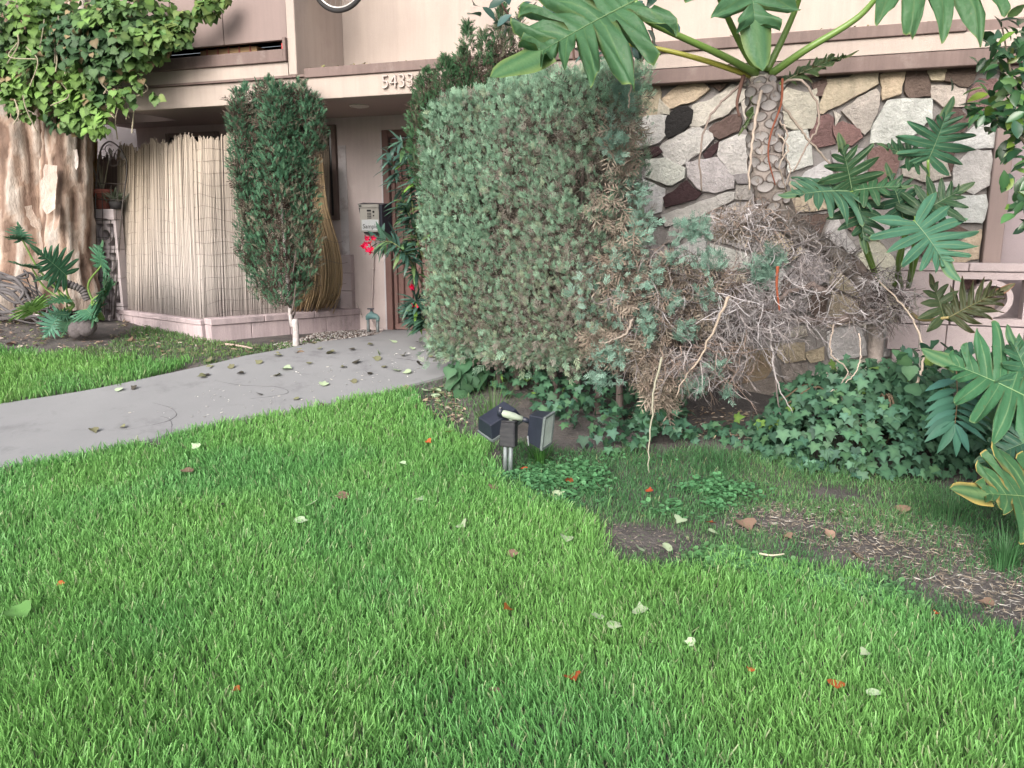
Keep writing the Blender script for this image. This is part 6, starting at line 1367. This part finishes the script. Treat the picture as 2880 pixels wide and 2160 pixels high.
# clover
def clover(blobs, n, label, size=(.008, .016), col=((.07, .20, .085), (.11, .27, .115))):
    P = []
    for (x, y, rx, ry) in blobs:
        c = grd(x, y); ex = (grd(x + rx, y) - c) * .6; ey = (grd(x, y - ry) - grd(x, y + ry)) * .3; k = n // len(blobs); P.append(c + rng.normal(size=(k, 1)) * ex + rng.normal(size=(k, 1)) * ey)
    P = np.vstack(P); P[:, 2] = gz(P[:, 0], P[:, 1]); P = P[rng.random(len(P)) < sst(.36, .58, fbm(P, 4.0))]; n = len(P); P[:, 2] += rng.uniform(.006, .05, n)
    X, Y, Z = frames(rdir(n) * A(1, 1, .1), A(0, -.2, 1) + .35 * rng.normal(size=(n, 3))); mb = MB(); q = rng.random((n, 1))
    t = np.arange(7) / 7 * 6.2832; T = (np.vstack([np.c_[np.cos(t), np.sin(t), .12 + 0 * t], [[0, 0, 0]]]), [np.array([[i, (i + 1) % 7, 7] for i in range(7)])], np.vstack([np.ones((7, 3)), [[.7, .7, .7]]]))
    mb.scatter(T, P, X, Y, Z, rng.uniform(*size, n), (A(*col[0]) * (1 - q) + A(*col[1]) * q) * rng.uniform(.7, 1.2, (n, 1)))
    tag(mb.build('clover', M['ivy'], None), label, 'clover', kind='stuff')
clover([(1620, 1245, 60, 22), (1740, 1265, 90, 30), (1850, 1300, 80, 26), (1560, 1215, 50, 16)], 4200, 'round-leaved clover spreading in the lawn beside the bare strip')
clover([(1150, 1040, 70, 22), (1260, 1030, 90, 30), (1400, 1050, 110, 32), (1540, 1060, 90, 26), (1300, 1085, 90, 20), (1480, 1100, 70, 20)], 5200, 'low clover and weeds between the floodlight and the bare patch')
# litter
def litter(name, poly, n, size, cols, label, asp=.35, lift=.02, cat='litter', z0=.004):
    P = ground_pts(poly, n, 0, .001); P[:, 2] += z0 + .004; X, Y, Z = frames(rdir(n) * A(1, 1, .15), A(0, 0, 1) + .35 * rng.normal(size=(n, 3))); mb = MB()
    T = (np.array([[0, -.5, 0], [asp * .5, -.1, .06], [asp * .4, .25, .05], [0, .5, .1], [-asp * .4, .2, .0], [-asp * .5, -.15, .08]]), [np.array([[0, 1, 2, 5], [5, 2, 3, 4]])], np.ones((6, 3)))
    c = np.array(cols)[rng.integers(len(cols), size=n)] * rng.uniform(.6, 1.3, (n, 1)); mb.scatter(T, P, X, Y, Z, rng.uniform(*size, n), c)
    return tag(mb.build(name, M['dry'], None), label, cat, kind='stuff')
DRY = ((.30, .235, .17), (.21, .155, .115), (.13, .095, .075), (.36, .31, .26))
litter('leaf_litter', [(20, 690), (230, 745), (260, 690), (400, 710), (520, 745), (640, 750), (480, 785), (260, 785), (60, 755), (-60, 740)], 900, (.02, .07), DRY + ((.14, .18, .07),), 'dry leaf litter under the small philodendron and along the planter wall')
litter('straw_litter', [(1560, 1110), (1650, 1085), (1850, 1090), (2050, 1130), (2260, 1240), (2300, 1380), (2120, 1325), (1950, 1255), (1750, 1180), (1580, 1150)], 3400, (.010, .055), ((.32, .275, .22), (.26, .215, .17), (.18, .145, .12), (.38, .36, .33)), 'pale straw and dry leaf scraps on the bare strip', .10)
litter('soil_crumbs', [(1270, 1120), (1500, 1150), (1520, 1205), (1400, 1215), (1280, 1180)], 420, (.006, .03), ((.30, .25, .2), (.2, .17, .15), (.10, .16, .06)), 'crumbs and grass scraps on the bare soil patch', .18)
litter('soil_litter', [(900, 870), (985, 815), (1000, 860), (1010, 920), (930, 905)], 260, (.02, .06), DRY + ((.16, .19, .10),), 'dry leaf scraps on bare soil beside the walkway', .4)
litter('soil_litter', [(1350, 870), (1560, 880), (1700, 900), (1700, 960), (1500, 950), (1350, 920)], 420, (.02, .06), DRY, 'dark leaf scraps on the shaded soil under the dead juniper', .3)
litter('path_scraps', [(250, 900), (640, 800), (960, 745), (970, 800), (760, 850), (420, 920)], 150, (.012, .035), ((.55, .54, .52), (.48, .46, .42)), 'tiny pale dry scraps strewn over the walkway', .25, z0=.022)
def gravel(poly, n, size, label):
    P = ground_pts(poly, n, 0, .001) + A(0, 0, .004); T0 = [(1, 0, 0), (0, 1, 0), (-1, 0, 0), (0, -1, 0), (0, 0, .7), (0, 0, -.6)]; T = (np.array(T0, float), [np.array([[0, 1, 4], [1, 2, 4], [2, 3, 4], [3, 0, 4]])], np.ones((6, 3)))
    X, Y, Z = frames(rdir(n) * A(1, 1, .2), A(0, 0, 1) + .3 * rng.normal(size=(n, 3))); mb = MB().scatter(T, P, X, Y, Z, rng.uniform(*size, n), np.array([(.42, .39, .37), (.25, .21, .2), (.5, .48, .46), (.16, .12, .1)])[rng.integers(4, size=n)] * rng.uniform(.7, 1.2, (n, 1)))
    tag(mb.build('gravel', M['dry'], None), label, 'gravel', kind='stuff')
gravel([(640, 735), (700, 716), (780, 700), (836, 722), (760, 730), (690, 742), (600, 755), (590, 745)], 1700, (.006, .018), 'small grey gravel and mulch at the foot of the entrance wall')

# fallen leaves, each its own thing
FM = {}
def fallen(px, size, kind, label, group, lift=.03, onpath=False):
    cols = {'pale': (.40, .50, .33), 'green': (.12, .25, .07), 'brown': (.22, .15, .11), 'orange': (.42, .11, .035), 'dark': (.055, .05, .04), 'dull': (.19, .19, .11)}
    p = grd(*px); p[2] += .034 if onpath else lift; key = (kind, rng.integers(3))
    if key not in FM: FM[key] = tmesh(FALLEN[key[1]], 'fallen_leaf', M['litter'], cols[kind])
    Y = nrm(A(rng.normal(), rng.normal(), .15 * rng.normal())); hint = A(.3 * rng.normal(), -.25 + .3 * rng.normal(), 1.0); X, Y, Z = frames(Y[None], hint[None])
    o = newobj('fallen_leaf', FM[key], None, basis(p, X[0], Y[0], Z[0], size)); return tag(o, label, 'leaf', group)
for (x, y, s, lb) in ((675, 1108, .075, 'broad pale leaf standing up in the lawn below the walkway bend'), (650, 1146, .07, 'pale grey-green leaf just below the broad pale leaf on the lawn'), (1000, 1156, .07, 'pale leaf on the lawn straight below the floodlight'), (1222, 1186, .07, 'pale leaf in the lawn just left of the bare soil patch'), (906, 1098, .055, 'small round pale leaf halfway between floodlight and broad pale leaf'),
                     (1290, 1358, .055, 'leftmost of three pale leaves close together low on the lawn'), (1326, 1378, .06, 'lowest of three pale leaves close together low on the lawn'), (1382, 1344, .07, 'largest and palest of three leaves close together low on the lawn'), (425, 980, .06, 'pale leaf in the lawn at the walkway edge'), (870, 1020, .05, 'small pale leaf in the lawn left of the floodlight post'), (1885, 1528, .05, 'pale leaf at the lower right beside an orange leaf'), (1865, 1440, .045, 'pale leaf in the lawn above the lower right orange leaf'), (1490, 1414, .04, 'smallest pale leaf right of the blackened leaf on the lawn')):
    fallen((x, y), s, 'pale', lb, 'pale leaves on the lawn', .054)
fallen((46, 1352), .10, 'green', 'large mid-green round leaf at the left edge of the lawn', None, .06)
for (x, y, s, lb) in ((1096, 1340, .05, 'orange dry leaf near the middle of the lawn'), (1236, 1494, .065, 'largest orange curled leaf low in the centre of the lawn'), (1803, 1508, .06, 'orange curled leaf at the lower right beside a pale leaf'), (926, 970, .05, 'orange leaf in the lawn just left of the floodlight'), (512, 1520, .03, 'tiny orange leaf low at the left of the lawn'), (134, 1284, .03, 'tiny orange leaf above the large green leaf at left'), (1622, 1475, .03, 'tiny orange leaf between the two large orange leaves'), (970, 948, .05, 'orange leaf at the top of the lawn nearest the bare soil'), (2020, 1350, .03, 'tiny orange leaf where the lawn meets the bare strip')):
    fallen((x, y), s, 'orange', lb, 'orange leaves on the lawn', .052)
for (x, y, s, lb) in ((405, 1034, .08, 'dull brown leaf in the lawn near the walkway'), (740, 1090, .08, 'dull brown leaf just right of the broad pale leaf'), (1064, 1070, .06, 'brown leaf in the lawn below the floodlight post'), (1108, 1216, .055, 'brown leaf in the lawn left of the bare patch'), (1068, 1520, .04, 'small brown leaf left of the largest orange leaf')):
    fallen((x, y), s, 'brown', lb, 'brown leaves on the lawn', .05)
for (x, y, lb) in ((478, 1110, 'small blackened leaf in the upper left of the lawn'), (1411, 1416, 'small blackened leaf below the three pale leaves')): fallen((x, y), .045, 'dark', lb, 'dark leaves on the lawn', .05)
for (x, y, s, lb) in ((1228, 1046, .07, 'red-brown leaf on the clover right of the floodlight'), (1402, 1070, .05, 'red leaf at the foot of the leaning stick'), (1535, 1140, .06, 'orange leaf right of the bare soil patch'), (1130, 1025, .06, 'red-brown leaf at the foot of the floodlight pipes')): fallen((x, y), s, 'orange', lb, 'reddish leaves by the bare patch', .03)
for (x, y, s, lb) in ((1468, 1134, .075, 'green leaf at the upper right rim of the bare patch'), (1540, 1160, .07, 'green leaf below the orange leaf by the bare patch'), (1440, 1192, .06, 'green leaf at the lower right of the bare patch'), (1380, 1195, .06, 'green leaf at the lower middle of the bare patch'), (1205, 1075, .07, 'green leaf on the clover below the right lamp head')): fallen((x, y), s, 'pale', lb, 'green leaves by the bare patch', .025)
for (x, y, s, lb) in ((1610, 1140, .11, 'long grey-brown leaf at the near end of the bare strip'), (1700, 1165, .06, 'brown leaf on the strip beside the long grey-brown leaf'), (1790, 1160, .06, 'brown leaf in the middle of the bare strip'), (1820, 1115, .07, 'brown leaf at the upper rim of the bare strip'), (1950, 1105, .08, 'crumpled brown leaf in the grass below the ivy mound'), (2130, 1310, .06, 'brown leaf at the far right of the bare strip'), (1850, 1205, .08, 'grey-brown leaf at the lower rim of the bare strip'), (1540, 1192, .07, 'dark brown leaf between bare patch and bare strip')): fallen((x, y), s, 'brown', lb, 'brown leaves on the bare strip', .014)
PL = [(445, 818), (437, 822), (600, 818), (620, 805), (520, 815), (742, 800), (765, 832), (700, 838), (560, 860), (640, 870), (830, 800), (855, 808), (905, 795), (930, 778), (872, 775), (818, 770), (760, 762), (715, 770), (800, 752), (890, 760), (905, 745), (265, 932), (203, 940), (258, 850), (290, 846), (668, 792), (815, 782), (880, 812), (770, 790), (690, 760), (600, 775), (850, 745), (795, 815), (560, 790), (500, 800), (935, 760), (950, 772), (640, 768), (700, 885), (640, 893)]
for i, p in enumerate(PL):
    k = ('dark', 'dull', 'dull', 'pale')[i % 4]
    fallen(p, rng.uniform(.045, .085), k, {'dark': 'dark curled leaf lying on the grey walkway', 'dull': 'dull olive leaf lying on the grey walkway', 'pale': 'pale green leaf lying on the grey walkway'}[k], {'dark': 'dark leaves on the walkway', 'dull': 'olive leaves on the walkway', 'pale': 'pale leaves on the walkway'}[k], onpath=True)
for i in range(34):
    x = rng.uniform(20, 740); y = np.interp(x, [0, 250, 450, 740], [745, 745, 770, 745]) + rng.normal() * 10
    fallen((x, y), rng.uniform(.04, .085), ('dull', 'brown')[i % 2], ('olive dead leaf on the ground in front of the planter wall', 'brown dead leaf on the ground in front of the planter wall')[i % 2], ('olive leaves by the planter', 'brown leaves by the planter')[i % 2], .012)
for i in range(22):
    x = rng.uniform(860, 1000); y = np.interp(x, [860, 1000], [850, 830]) + abs(rng.normal()) * 22
    fallen((x, y), rng.uniform(.05, .09), ('dull', 'pale')[i % 2], ('olive leaf lying at the walkway edge by the hedge', 'pale leaf lying at the walkway edge by the hedge')[i % 2], ('olive leaves at the hedge foot', 'pale leaves at the hedge foot')[i % 2], .02)
sk = MB().tube(spl([grd(1640, 1217) + A(0, 0, .05), grd(1665, 1225) + A(0, 0, .06), grd(1692, 1222) + A(0, 0, .06)], 12), np.linspace(.006, .003, 12), 6, A(.50, .46, .36)).build('dry_stalk', M['twig'], None)
tag(sk, 'pale bent dry stalk lying on the lawn by the bare strip', 'stalk')
sk = MB().tube(spl([grd(488, 748) + A(0, 0, .02), grd(520, 752) + A(0, 0, .02), grd(545, 757) + A(0, 0, .02)], 12), np.linspace(.012, .008, 12), 7, A(.36, .28, .24)).build('dry_stick', M['twig'], None)
tag(sk, 'grey-brown stick lying in front of the planter wall corner', 'stick')
